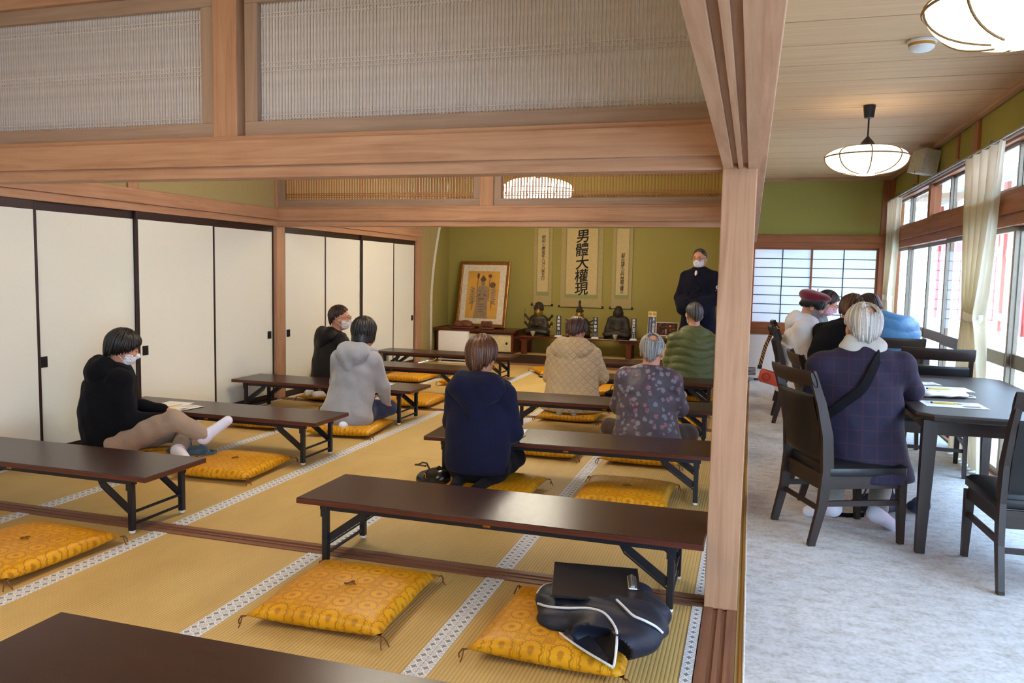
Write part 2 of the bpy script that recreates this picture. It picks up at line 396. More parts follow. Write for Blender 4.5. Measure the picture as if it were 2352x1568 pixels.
# beam along the pillar row: three strips with two grooves below, rails on both faces
r = sempty('trim_11', 'grooved cypress lintel running along the pillar row')
mb = MB()
for a, b, z in ((.004, .04, KT), (.04, .06, KT+.02), (.06, .076, KT), (.076, .096, KT+.02), (.096, .13, KT)): mb.box(XP0+a, XP0+b, -4.3, Y0, z, 1.82)
mb.build('lintel', M['hinokiY'], r)
mb = MB()
for a, b, z in ((.004, .04, KT), (.04, .06, KT+.02), (.06, .076, KT), (.076, .096, KT+.02), (.096, .13, KT)): mb.box(XP0+a, XP0+b, Y0+.13, YE+.1, z, 1.82)
mb.build('lintel', M['hinokiY'], r)
B('rail', M['hinokiY'], XP0-.012, XP0+.03, -4.3, Y0-.022, 1.815, NT_, r); B('rail', M['hinokiY'], XP0-.012, XP0+.03, Y0+.142, Y1-.022, 1.815, NT_, r); B('rail', M['hinokiY'], XP0-.012, XP0+.03, Y1+.142, YE+.1, 1.815, NT_, r)
B('rail', M['hinokiY'], XP1-.03, XP1+.034, -4.3, YE-.02, 1.80, NT_, r)
r = sempty('wall_middle', 'plaster strip above the pillar row lintel')
B('plaster', M['plaster'], XP0+.035, XP1-.035, -4.3, YE+.1, 1.90, CZ+.05, r, 0)

# ---- left wall: sliding doors, rails, plaster
r = sempty('wall_left', 'plaster wall over the row of sliding doors')
B('plaster', M['plaster'], XL-.10, XL-.03, -4.3, 10.6, 1.90, CZ+.05, r, 0)
B('plaster', M['backing'], XL-.14, XL-.11, -4.3, 10.6, -.05, CZ+.05, r, 0)
for a, b in ((-4.3, Y0), (Y0+.131, Y1-.001), (Y1+.141, 10.45)):
    B('lintel', M['hinokiY'], XL-.10, XL-.004, a, b, KT, 1.82, r)
    B('sill', M['darkY'], XL-.10, XL-.002, a, b, -.04, .012, r)
for a, b in ((-4.3, Y0-.022), (Y0+.142, Y1-.022), (Y1+.142, 10.585)): B('rail', M['hinokiY'], XL-.05, XL+.022, a, b, 1.82, NT_, r, .004)
B('batten', M['hinokiZ'], XL-.035, XL-.012, 4.99, 5.10, NT_, CZ, r)
B('batten', M['hinokiZ'], XL-.035, XL-.012, 8.75, 8.85, NT_, CZ, r)
M['hikite'] = plain('black_door_pull', S(14, 14, 15), .35)
def fusuma(n, y0, y1, x, pull):
    d = sempty('door_%d' % n, 'white paper sliding door with black lacquer frame')
    w, t = .021, .021
    B('panel', M['paper'], x-t+.004, x-.003, y0+w*.8, y1-w*.8, .03, KT-.03, d, 0)
    for a, b in ((y0, y0+w), (y1-w, y1)): B('frame_stile', M['darkZ'], x-t, x+.002, a, b, .012, KT, d)
    B('frame_rail', M['darkY'], x-t, x+.001, y0+w, y1-w, KT-.062, KT, d); B('frame_rail', M['darkY'], x-t, x+.001, y0+w, y1-w, .012, .06, d)
    yp = y1-.075 if pull > 0 else y0+.075
    if pull:
        p = sempty('door_pull'); p.parent = d; del p['kind']
        B('pull_rim', M['hikite'], x-.004, x+.002, yp-.030, yp+.030, .625, .70, p, .001)
        B('pull_recess', plain('pull_inner', S(6, 6, 6), .5) if n == 1 else bpy.data.materials['pull_inner'], x-.004, x+.003, yp-.018, yp+.018, .645, .68, p, .001)
XA, XB = XL-.012, XL-.042
for n, (a, b, x, pl) in enumerate(((3.33, 4.165, XA, -1), (4.14, 5.085, XB, -1), (5.06, 6.0, XA, -1), (5.98, 6.948, XB, 1), (7.092, 7.925, XA, -1), (7.895, 8.825, XB, 0), (8.79, 9.70, XA, 0), (9.68, 10.449, XB, 1))):
    fusuma(n+1, a, b, x, pl)
for n, a in enumerate((-.5, .42, 1.34, 2.26)): fusuma(9+n, a, a+.94, (XA, XB)[n % 2], 0)
# end of the left wall, jamb of the alcove with its curved white edge
r = sempty('wall_corner', 'plaster return beside the alcove with a curved white edge')
B('plaster', M['plaster'], XL-.10, XL-.0, 10.586, 10.93, 0, CZ+.12, r, 0)
prof = []
for i in range(25):
    z = CZ*i/24; prof.append((XL+.005+max(0, z-.9)**1.7*.105, z))
mb = MB(); mb.prism([(XL-.02, 0)]+prof+[(XL-.02, CZ)], 'Y', 10.93, 11.0); mb.build('jamb', M['plaster'], r)
mb = MB(); mb.sweep([(x+.004, 10.955, z) for x, z in prof], .055, .012, up=(1, 0, 0)); mb.build('white_edge', plain('white_trim', S(238, 236, 226), .6), r)

# ---- alcove
r = sempty('wall_alcove', 'olive green plaster alcove walls')
YB = 11.72
B('plaster', M['olive'], XL-.2, .1, YB, YB+.08, 0, CZ+.12, r, 0)
B('plaster', M['olive'], XL-.20, XL-.02, 10.931, YB, 0, CZ+.12, r, 0)
B('plaster', M['olive'], -.075, .0, 11.05, YB, 0, CZ, r, 0)
B('plaster', M['olive'], XL-.2, .05, 10.95, 11.0, 2.45, CZ+.12, r, 0)
r = sempty('trim_12', 'black lacquered alcove step with a rush top')
B('step_front', M['darkX'], XL-.0, XP0, YE+.02, YE+.14, -.05, .143, r)
B('step_top', M['tatami'], XL-.02, XP0, YE+.14, YB, .0, .138, r)

# ---- ceilings
c_ = sempty('ceiling', 'timber board ceiling')
for y in [2.58-.437*k for k in range(-20, 16)]:
    y0 = max(y+.002, -4.3); y1 = min(y+.437-.010, YE+.05)
    if y1 > y0: B('ceiling_board', M['board'], XP1-.02, XW+.15, y0, y1, CZ-.012, CZ+.03, c_, .004)
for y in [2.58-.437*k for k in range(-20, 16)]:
    if y < YE: B('joint_shade_strip', M['walnutX'], XP1-.02, XW+.1, y-.010, y+.002, CZ-.0085, CZ+.02, c_, 0)  # dark strip set in each board gap in place of the groove's shadow
B('ceiling_back', M['darkX'], XP1-.02, XW+.15, -4.3, YE+.1, CZ+.031, CZ+.05, c_, 0)
for y0, y1 in ((-4.3, Y0), (Y0+.13, Y1), (Y1+.13, YE+.05)):
    k = int((y1-y0)/.46)+1; w = (y1-y0)/k
    for i in range(k): B('ceiling_board', M['board'], XL-.1, XP0+.1, y0+i*w, y0+(i+1)*w-.006, CZ+.05, CZ+.08, c_, .004)
B('ceiling_board', M['board'], XL-.1, .1, YE+.05, YB+.1, 2.5, 2.53, c_)
B('cornice', M['hinokiY'], XW-.10, XW-.055, -4.3, YE, CZ-.05, CZ-.01, c_); B('cornice', M['hinokiX'], XP1, XW-.05, YE-.075, YE-.035, CZ-.055, CZ-.01, c_)

# ---- end wall of the window side: shoji over a low olive wall
YS = YE-.03
r = sempty('wall_back', 'olive wall around the paper window at the end of the carpeted side')
B('plaster', M['olive'], XP1, XW+.1, YS, YS+.08, 1.89, CZ, r, 0); B('plaster', M['olive'], XP1, XW+.1, YS, YS+.08, 0, .60, r, 0)
B('rail', M['windowX'], XP1, XW-.1, YS-.03, YS+.09, 1.80, 1.895, r); B('lintel', M['windowX'], XP1, XW-.1, YS-.015, YS+.09, 1.735, 1.80, r)
B('sill', M['windowX'], XP1, XW-.1, YS-.03, YS+.1, .595, .665, r); B('sill', M['windowX'], XP1, XW-.1, YS-.01, YS+.1, .665, .735, r)
B('corner_post', M['windowZ'], XW-.16, XW-.05, YS-.02, YS+.08, 0, CZ, r)
def shoji(n, x0, x1, y):
    d = sempty('window_%d' % n, 'paper screen with thin dark bars, bright with daylight'); w = .024
    frame4(d, x0, x1, y-.014, y+.014, .735, 1.735, w, 'window')
    B('paper', M['shoji'], x0+.01, x1-.01, y+.004, y+.0055, .745, 1.725, d, 0)
    xm = (x0+x1)/2; B('muntin', M['walnutZ'], xm-.006, xm+.006, y-.010, y+.003, .759, 1.711, d, 0)
    for k in range(1, 8):
        z = .759+(1.711-.759)*k/8; B('muntin', M['walnutX'], x0+w, x1-w, y-.008, y+.003, z-.005, z+.005, d, 0)
shoji(1, .0, .742, YS+.02); shoji(2, .712, 1.52, YS+.052)

# ---- window wall
r = sempty('wall_right', 'window wall with timber posts, olive plaster above')
B('plaster', M['olive'], XW-.04, XW+.06, -4.3, YE+.05, 2.31, CZ, r, 0)
B('lintel', M['windowY'], XW-.055, XW+.06, -4.3, YE, 1.72, 1.80, r); B('rail', M['windowY'], XW-.075, XW+.06, -4.3, YE, 1.80, 1.955, r, .004)
B('head_rail', M['windowY'], XW-.055, XW+.06, -4.3, YE, 2.285, 2.325, r)
B('sill', M['windowY'], XW-.055, XW+.10, -4.3, YE, -.03, .02, r)
for y in (-4.2, -.6, Y0, Y1, 10.72): B('post', M['windowZ'], XW-.065, XW+.06, y, y+.13, 0, CZ, r)
for y in (1.28, 5.1, 8.62): B('mullion', M['windowZ'], XW-.05, XW+.05, y, y+.10, 1.955, 2.285, r)
for y in (5.3, 9.3, 7.6, 1.3): B('batten', M['windowZ'], XW-.055, XW-.03, y, y+.06, 2.325, CZ-.03, r)
wn = 3
def sash(n, y0, y1, x, z0, z1, w=.03, mid=None):
    d = sempty('window_%d' % n, 'aluminium framed glass window facing the bright outside')
    for a, b in ((y0, y0+w), (y1-w, y1)): B('stile', M['alu'], x-.014, x+.014, a, b, z0, z1, d)
    B('rail', M['alu'], x-.014, x+.014, y0+w, y1-w, z0, z0+w*1.4, d); B('rail', M['alu'], x-.014, x+.014, y0+w, y1-w, z1-w, z1, d)
    if mid: B('rail', M['alu'], x-.016, x+.016, y0+w, y1-w, mid, mid+.095, d)
    B('pane', M['glass'], x-.002, x+.002, y0+w*.5, y1-w*.5, z0+w, z1-w*.5, d, 0)
for a, b in ((-.47, Y0), (Y0+.13, Y1), (Y1+.13, 10.72)):
    q = (b-a)/4
    for i in range(4):
        sash(wn, a+i*q-(.015 if i else 0), a+(i+1)*q+(.015 if i < 3 else 0), XW+(.0 if i in (0, 3) else .032), .02, 1.72, .034, .77); wn += 1
    h = (b-a)/2
    for i in range(2):
        y0, y1 = a+i*h+(.05 if i else 0), a+(i+1)*h-(0 if i else .05)
        for k in range(2):
            sash(wn, y0+(y1-y0)/2*k-(.01 if k else 0), y0+(y1-y0)/2*(k+1)+(0 if k else .01), XW+(.0 if k else .025), 1.955, 2.285, .026); wn += 1
# room behind the viewer: plain walls
r = sempty('wall_front', 'plain plaster wall closing the room')
B('plaster', M['backing'], XL-.1, XW+.1, -4.4, -4.3, 0, CZ+.1, r, 0)

# ---- outside: paved court, eave, red timber building
g = sempty('ground', 'bright paved court outside the windows')
B('court', plain('court_paving', S(238, 238, 236), .9, 0, .1, .03, 3), XW+.2, 26, -16, 30, -.50, -.45, g, 0)
B('verandah', plain('verandah_boards', S(222, 218, 210), .7), XW+.10, XW+.9, -5, 11.2, -.12, -.06, g, 0)
B('court', bpy.data.materials['court_paving'], -8, XW+.19, YB+.35, 30, -.50, -.45, g, 0)
ev = sempty('roof', 'overhanging eave outside'); B('eave', plain('eave_boards', S(150, 120, 96), .8), XW+.1, XW+.55, -5, 11.4, 2.58, 2.64, ev, 0)
B('eave', bpy.data.materials['eave_boards'], XP1-.5, XW+1.0, YB+.1, YB+.7, 2.45, 2.52, ev, 0)
RED = plain('vermilion_paint', S(196, 62, 48), .5, 0, .4, .1, 4); WHT = plain('white_render', S(238, 236, 232), .8)
hall = thing('shrine_hall', 'vermilion timber building with white panels outside the windows', 'building', (8.6, 0, -.45))
MB().box(.12, .3, -4, 44, 0, 5.4).build('wall', WHT, hall)
for y in np.arange(-4, 44.1, 2.6): MB().box(0, .22, y, y+.45, 0, 5.4, 0, .01).build('column', plain('dark_vermilion', S(150, 36, 30), .5) if y < -3.9 else bpy.data.materials['dark_vermilion'], hall)
for y in np.arange(-3.2, 42, 2.6):
    MB().box(.08, .125, y+.3, y+1.2, .35, 2.7, 0, .004).build('red_door', RED, hall); MB().box(.08, .125, y+.1, y+1.3, 3.1, 4.6, 0, .004).build('red_panel', RED, hall)
for z, h in ((.15, .2), (2.7, .28), (4.7, .3)): MB().box(.06, .16, -4, 44.3, z, z+h, 0, .01).build('beam', bpy.data.materials['dark_vermilion'], hall)
MB().prism([(-1.2, 5.2), (-1.2, 5.35), (3, 6.4), (3, 6.2)], 'Y', -5, 45).build('roof', plain('roof_copper', S(120, 132, 124), .6), hall)
# ================================================================== FURNITURE
# ---- low folding tables
TZ, TL_, TD = .305, 1.80, .45
def low_table(name='low_table'):
    r = thing(name, '', 'table')
    mb = MB().box(-TL_/2, TL_/2, -TD/2, TD/2, TZ-.027, TZ, 0, .003)
    top = mb.build('tabletop', M['laminateX'], r)
    mb = MB()
    for s in (-1, 1):
        mb.box(-TL_/2-.0008, TL_/2+.0008, s*TD/2-(.0015 if s > 0 else .001), s*TD/2+(.001 if s > 0 else .0015), TZ-.026, TZ-.002)
    e = MB().box(-TL_/2-.001, TL_/2+.001, -TD/2-.001, TD/2+.001, TZ-.0265, TZ-.0025, 0, .002).build('edge_band', M['edge'], top)
    for s in (-1, 1):
        MB().box(-TL_/2+.10, TL_/2-.10, s*(TD/2-.045)-.012, s*(TD/2-.045)+.012, TZ-.055, TZ-.027, 0, .002).build('under_rail', M['black'], r)
        MB().box(-.016, .016, s*(TD/2-.033)-.0008, s*(TD/2-.033)+.0008, TZ-.046, TZ-.037, 0).build('maker_plate', M['gold'], r)
    for sx in (-1, 1):
        lx = sx*(TL_/2-.125)
        for sy in (-1, 1):
            ly = sy*(TD/2-.045)
            lg = MB().box(lx-.014, lx+.014, ly-.014, ly+.014, .014, TZ-.03, 0, .003).build('leg', M['black'], r)
            MB().lathe([(.0, 0), (.013, .001), (.016, .007), (.0145, .014), (.012, .018)], 10, (lx, ly, 0)).build('foot_cap', M['foot'], lg, True)
            MB().box(lx-.018, lx+.018, ly+sy*.010, ly+sy*.018, TZ-.085, TZ-.03, 0, .002).build('hinge_plate', M['black'], lg)
            for z in (TZ-.07, .12): MB().lathe([(0, 0), (.005, 0), (.004, .003), (0, .004)], 8, (0, 0, 0)).build('bolt', M['black'], lg, True).matrix_basis = Matrix.Translation((lx, ly-.0155, z)) @ Matrix.Rotation(PI/2, 4, 'X')
            # folding stay: broad slotted strap and the thin rod below it
            st = MB(); x1 = lx-sx*.20; y_ = ly-sy*.004
            st.sweep([(lx-sx*.01, y_, .115), (x1+sx*.03, y_, TZ-.075), (x1, y_, TZ-.045)], .004, [.034, .034, .03], up=(0, 0, 1))
            st.build('stay', M['black'], r)
            MB().tube([(lx-sx*.01, y_, .088), (x1+sx*.012, y_, TZ-.09), (x1-sx*.012, y_, TZ-.05)], .004, 6).build('stay_rod', M['black'], r)
        for z, q in ((.045, .008), (.105, .008)):
            MB().tube([(lx, -TD/2+.045, z), (lx, TD/2-.045, z)], q, 8).build('crossbar', M['black'], r, True)
    return r
TABLES = [((-1.03, 1.56), 0, 'dark low table cut off by the bottom edge of the picture, nearest the viewer'),
 ((-1.032, 3.285), 0, 'dark low table beside the large pillar, behind the two nearest gold cushions'),
 ((-1.045, 4.785), .055, 'dark low table with the navy hooded woman kneeling at its end'),
 ((-1.085, 6.345), .03, 'dark low table in front of the grey-haired man in a floral jacket'),
 ((-1.13, 7.93), .03, 'dark low table between the beige quilted coat and the green puffer jacket'),
 ((-1.10, 9.36), .02, 'dark low table closest to the alcove on the pillar side'),
 ((-3.69, 3.31), 0, 'dark low table by the sliding doors behind the seated young man in black'),
 ((-3.655, 4.83), -.005, 'dark low table holding the young man\'s handout and yellow pencil'),
 ((-3.66, 6.37), 0, 'dark low table with the grey hooded woman seated at its end'),
 ((-3.68, 7.88), 0, 'dark low table in front of the man in the black jacket'),
 ((-3.68, 9.30), 0, 'dark low table farthest back by the sliding doors, before the white heater')]
t0 = low_table(); t0['group'] = 'low folding tables'
for i, ((x, y), rz, lab) in enumerate(TABLES):
    if i == 0: t0.location = (x, y, 0); t0.rotation_euler.z = rz; t0['label'] = lab
    else: dup(t0, (x, y, .0035), rz, lab, 'low folding tables')
t0.location.z = .0035

# ---- floor cushions
def zabuton_mesh():
    n = 29; h = .098; W, D = .275, .295
    def P(u, v, s):
        a, b = 2*u-1, 2*v-1
        ex = max(abs(a), abs(b)); corner = (abs(a)*abs(b))**3
        th = max(0, 1-ex**7)**.42*(.70+.30*(1-(a*a+b*b)/2))*(1-.45*corner)
        tuft = math.exp(-(a*a+b*b)/.03)*.35
        pinch = 1-.055*(1-corner)*ex**4
        z = h/2*.9+s*(h/2-.003)*th*(1 if s > 0 else .9)-s*tuft*h*.22
        return (a*W*pinch, b*D*pinch, z)
    mb = MB()
    mb.grid(lambda u, v: P(u, v, 1), n, n); mb.grid(lambda u, v: P(u, v, -1), n, n)
    me = mb.mesh('cushion', M['zabuton'], True)
    bm = bmesh.new(); bm.from_mesh(me); bmesh.ops.remove_doubles(bm, verts=bm.verts, dist=.0008); bmesh.ops.recalc_face_normals(bm, faces=bm.faces[:]); bm.to_mesh(me); bm.free()
    me.polygons.foreach_set('use_smooth', [True]*len(me.polygons)); return me
CORD = plain('brown_tassel_cord', S(110, 66, 22), .6)
def zabuton0():
    o = tag(link('floor_cushion', zabuton_mesh()), '', 'cushion', 'gold floor cushions')
    for sx in (-1, 1):
        for sy in (-1, 1):
            p = Vector((sx*.272, sy*.29, .042)); d = Vector((sx, sy*.7, 0)).normalized(); e = Vector((-d.y, d.x, 0))*sx
            MB().tube([p, p+d*.018+e*.004, p+d*.028+e*.012-Vector((0,0,.018)), p+d*.026+e*.02-Vector((0,0,.036))], .0028, 6).tube([p, p+d*.016-e*.006, p+d*.022-e*.012-Vector((0,0,.022)), p+d*.03-e*.014-Vector((0,0,.038))], .0026, 6).build('tassel', CORD, o, True)
    MB().tube([(-.02, .006, .086), (-.006, .0, .088), (.004, -.002, .094), (.018, .008, .092), (.03, .002, .088)], .0032, 6).tube([(.0, .0, .090), (.006, .02, .092), (.012, .03, .088)], .003, 6).build('centre_knot', CORD, o, True)
    return o
z0 = zabuton0()
ZABS = [((-1.49, 2.735), .03, 'gold patterned floor cushion, empty, nearest the viewer with a knot at its centre'),
 ((-.60, 2.745), -.04, 'gold patterned floor cushion carrying the navy bag and black clipboard'),
 ((-3.13, 2.70), -.05, 'gold patterned floor cushion cut off by the frame edge near the sliding doors'),
 ((-3.21, 4.345), .06, 'empty gold floor cushion beside the seated young man in black'),
 ((-3.86, 4.26), .02, 'gold floor cushion under the young man in the black hoodie'),
 ((-.665, 4.615), 0, 'empty gold floor cushion between the navy hooded woman and the pillar'),
 ((-1.45, 4.45), .0, 'gold floor cushion under the woman in the navy hoodie'),
 ((-3.13, 5.78), .12, 'gold floor cushion under the woman in the grey hooded coat'),
 ((-3.95, 5.80), .0, 'gold floor cushion half hidden behind the dark table by the young man'),
 ((-1.42, 5.70), .0, 'gold floor cushion mostly hidden behind the table by the navy hoodie'),
 ((-.70, 5.72), .0, 'gold floor cushion under the man in the floral jacket'),
 ((-4.08, 7.22), .03, 'gold floor cushion under the man in the black jacket'),
 ((-3.22, 7.24), .04, 'empty gold floor cushion right behind the grey hooded woman\'s table'),
 ((-1.55, 7.12), .0, 'gold floor cushion under the person in the beige quilted coat'),
 ((-.62, 7.25), .0, 'gold floor cushion hidden behind the floral jacket'),
 ((-.52, 8.74), .0, 'gold floor cushion under the man in the green puffer jacket'),
 ((-1.35, 8.72), .0, 'gold floor cushion with the black bag, beside the green puffer jacket'),
 ((-3.97, 8.80), .0, 'empty gold floor cushion farthest back along the sliding doors'),
 ((-3.20, 8.80), .02, 'gold floor cushion seen beside the brown-haired woman\'s head'),
 ((-2.45, 10.12), .5, 'gold floor cushion near the alcove step peeking from behind the beige coat')]
for i, ((x, y), rz, lab) in enumerate(ZABS):
    if i == 0: z0.location = (x, y, .003); z0.rotation_euler.z = rz; z0['label'] = lab
    else:
        q = dup(z0, (x, y, .003), rz, lab, 'gold floor cushions')

# ---- dining table and chairs on the carpet
def dining_table(loc, L, W, label):
    r = thing('dining_table', label, 'table', loc); H = .70; c = .07
    poly = [(-W/2+c, -L/2), (W/2-c, -L/2), (W/2, -L/2+c), (W/2, L/2-c), (W/2-c, L/2), (-W/2+c, L/2), (-W/2, L/2-c), (-W/2, -L/2+c)]
    def ins(p, k): return [(x*(1-k/(W/2)), y*(1-k/(L/2))) for x, y in p]
    mb = MB(); rings = [(ins(poly, .012), H-.035), (ins(poly, .002), H-.028), (poly, H-.012), (ins(poly, .003), H-.002), (ins(poly, .008), H)]
    n = 8; vs = [(x, y, z) for p, z in rings for x, y in p]
    mb.add(vs, [tuple(range(n-1, -1, -1)), tuple(4*n+k for k in range(n))]+[(i*n+k, i*n+(k+1) % n, (i+1)*n+(k+1) % n, (i+1)*n+k) for i in range(4) for k in range(n)])
    mb.build('tabletop', M['walnutY'], r)
    for sx in (-1, 1): MB().box(sx*(W/2-.075)-.012, sx*(W/2-.075)+.012, -L/2+.10, L/2-.10, H-.105, H-.034, 0, .002).build('apron', M['walnutY'], r)
    for sy in (-1, 1): MB().box(-W/2+.09, W/2-.09, sy*(L/2-.075)-.012, sy*(L/2-.075)+.012, H-.105, H-.034, 0, .002).build('apron', M['walnutX'], r)
    for sx in (-1, 1):
        for sy in (-1, 1):
            x, y = sx*(W/2-.065), sy*(L/2-.065)
            MB().sweep([(x+sx*.012, y+sy*.012, 0), (x+sx*.0119, y+sy*.0119, .01), (x+sx*.006, y+sy*.006, H*.5), (x, y, H-.034)], [.042, .042, .056, .066], [.042, .042, .056, .066], up=(0, 1, 0)).build('leg', M['walnutZ'], r)
    return r
dining_table((1.20, 5.05, .004), 1.76, .80, 'dark wooden dining table with cut corners by the windows, papers on it')
dining_table((1.22, 8.80, .004), 1.76, .80, 'dark wooden dining table farther along the windows, people leaning over it')

def chair0():
    """local frame: front is +y, seat centre at the origin"""
    r = thing('dining_chair', '', 'chair', group='dining chairs'); W, D, SH = .46, .43, .385
    w = M['walnutZ']
    for s in (-1, 1):
        x = s*(W/2-.02)
        pts = [(x, -D/2-.065, 0), (x, -D/2-.0645, .012), (x, -D/2-.02, .20), (x, -D/2, .385), (x, -D/2-.012, .56), (x*.98, -D/2-.05, .72), (x*.96, -D/2-.105, .88)]
        MB().sweep(pts, .026, [.036, .036, .046, .058, .055, .046, .034], up=(0, 1, 0)).build('leg', w, r)
        x2 = s*(W/2-.025)
        MB().sweep([(x2, D/2-.015, 0), (x2, D/2-.0151, .01), (x2, D/2-.03, SH-.05)], [.028, .028, .042], [.028, .028, .042], up=(0, 1, 0)).build('leg', w, r)
        MB().box(x2-.011, x2+.011, -D/2+.02, D/2-.04, SH-.095, SH-.025, 0, .002).build('seat_rail', M['walnutY'], r)
        MB().sweep([(x, -D/2+.0, .215), (x2, D/2-.035, .215)], .016, .028).build('stretcher', M['walnutY'], r)
    MB().box(-W/2+.03, W/2-.03, -D/2-.012, -D/2+.012, SH-.11, SH-.03, 0, .002).build('seat_rail', M['walnutX'], r)
    MB().box(-W/2+.03, W/2-.03, D/2-.042, D/2-.02, SH-.095, SH-.025, 0, .002).build('seat_rail', M['walnutX'], r)
    MB().box(-W/2+.03, W/2-.03, -D/2-.022, -D/2-.006, .165, .19, 0, .002).build('stretcher', M['walnutX'], r)
    def top(u, v):
        x = (2*u-1)*(W/2-.006); bow = .035*(1-(2*u-1)**2); a = 2*PI*v
        return (x, -D/2-.10-bow*.9+.013*math.cos(a)+(-.016*math.sin(a)), .845+.042*math.sin(a))
    MB().grid(top, 15, 17).build('top_rail', M['walnutX'], r, True)
    def pad(u, v):
        a = 2*PI*v; x = (2*u-1)*(W/2-.036); cu = 1-(2*u-1)**2; z = .60+.165*math.copysign(abs(math.sin(a))**.35, math.sin(a))
        yb = -D/2-.018-max(0, z-.55)*.28-cu*.022
        return (x, yb+(.016+.008*cu)*math.copysign(abs(math.cos(a))**.5, math.cos(a)), z)
    MB().grid(pad, 15, 25).build('back_pad', M['blackgloss'], r, True)
    def seat(u, v):
        a, b = 2*u-1, 2*v-1; e = max(abs(a), abs(b)); return (a*(W/2-.004), b*(D/2-.006)+.0, SH+.012+.022*max(0, 1-e**6)**.5)
    mb = MB().grid(seat, 19, 19); mb.box(-W/2+.006, W/2-.006, -D/2+.006, D/2-.012, SH-.03, SH+.016, 0, .006); mb.build('seat', M['blackgloss'], r, True, 1.2)
    return r
ch = chair0()
CHAIRS = [((.52, 4.44), -1.17, 'dark chair with the man in the navy blazer sitting on it'),
 ((1.275, 4.06), .07, 'dark empty chair nearest the viewer, cut off by the frame edge'),
 ((1.27, 6.25), -.12, 'dark empty chair standing against the far end of the near dining table'),
 ((.60, 5.22), -PI/2+.1, 'dark chair mostly hidden behind the navy blazer\'s shoulder'),
 ((.53, 7.80), -PI/2, 'dark chair with the red bag hung on its back'),
 ((.57, 8.77), -PI/2, 'dark chair behind the one with the red bag'),
 ((1.10, 7.12), .0, 'dark chair with the person in the blue jacket sitting on it')]
for i, ((x, y), rz, lab) in enumerate(CHAIRS):
    if i == 0: ch.location = (x, y, .004); ch.rotation_euler.z = rz; ch['label'] = lab
    else: dup(ch, (x, y, .0045), rz, lab, 'dining chairs')

# ---- lamps
GLOW = mat_emit('lit_lamp_paper', (1.0, .88, .66, 1), 2.6)
GLOW_FILL = mat_emit('lit_fill_lamp_paper', (1.0, .93, .76, 1), 17.5)  # only for the unseen lamps added to fill the tatami rooms
GLOW3 = mat_emit('lit_alcove_lamp_paper', (1.0, .92, .74, 1), 27.0)
GLOWD = mat_emit('lit_lamp_disc', (1.0, .93, .80, 1), 3.4)
RIB = plain('lamp_wire', S(120, 92, 48), .5)
def lamp(loc, R, H, cz, label, scallop=0.0):
    gl = GLOW if R < .35 else (GLOW3 if loc[1] > 8 else GLOW_FILL)
    """shade centre at loc; ceiling at cz"""
    r = thing('pendant_lamp', label, 'lamp', loc)
    prof = []
    for i in range(19):
        a = -PI/2+PI*i/18; rr = R*math.cos(a)**.75 if math.cos(a) > 0 else 0
        zz = H*.62*math.sin(a) if a < 0 else H*.38*math.sin(a)
        prof.append((max(rr, .0), zz))
    prof = [p for p in prof if p[0] > R*.22]
    def sh(u, v):
        i = v*(len(prof)-1); k = min(int(i), len(prof)-2); f = i-k
        rr = prof[k][0]*(1-f)+prof[k+1][0]*f; zz = prof[k][1]*(1-f)+prof[k+1][1]*f
        t = 2*PI*u; rr *= 1-.03*abs(math.sin(4*t)); zz += scallop*max(0, v-.5)*abs(math.cos(4*t))
        return (rr*math.cos(t), rr*math.sin(t), zz)
    MB().grid(sh, 64, 22, wrap_u=True).build('shade', gl, r, True)
    for k in range(8):
        u = k/8; MB().tube([Vector(sh(u, v/16))*1.008 for v in range(17)], .0042, 5).build('rib', RIB, r, True)
    MB().tube([(R*1.01*math.cos(2*PI*k/40), R*1.01*math.sin(2*PI*k/40), 0) for k in range(41)], .005, 6).build('hoop', RIB, r, True)
    MB().lathe([(0, prof[0][1]-.006), (R*.23, prof[0][1]-.005), (R*.24, prof[0][1]+.002), (R*.2, prof[0][1]+.006)], 32).build('bottom_disc', GLOWD, r, True)
    zt = prof[-1][1]
    MB().lathe([(R*.25, zt-.002), (R*.22, zt+.012), (.05, zt+.02), (.042, zt+.035), (.012, zt+.07), (.008, zt+.075)], 20).build('cap', M['black'], r, True)
    MB().tube([(0, 0, zt+.07), (0, 0, cz-loc[2]-.07)], .006, 8).build('cord', M['black'], r, True)
    MB().lathe([(.018, cz-loc[2]-.095), (.034, cz-loc[2]-.09), (.044, cz-loc[2]-.003), (.02, cz-loc[2]-.002)], 16).build('ceiling_cup', M['black'], r, True)
    return r
CB = CZ-.014
lamp((.775, 6.45, 2.25), .29, .205, CB, 'round paper pendant lamp hanging over the near dining table')
lamp((.80, 3.02, 2.25), .285, .20, CB, 'round paper pendant lamp cut off by the upper corner of the picture')
lamp((-2.44, 8.95, 2.30), .43, .30, CZ+.05, 'large lit pendant lamp seen through the far lattice transom', .05)
lamp((-2.44, 5.08, 2.46), .43, .30, CZ+.05, 'unseen large pendant lamp above the first transom, added as fill light', .05)  # added fill light for the middle room, kept out of view
lamp((-2.3, .9, 2.40), .43, .30, CZ+.05, 'unseen large pendant lamp above the front rows, added as fill light', .05)  # unseen, added to brighten the front room
lamp((.80, -.4, 2.235), .285, .20, CB, 'unseen round pendant lamp behind the viewer by the windows, added as fill light')  # extra lamp out of view, added for more light
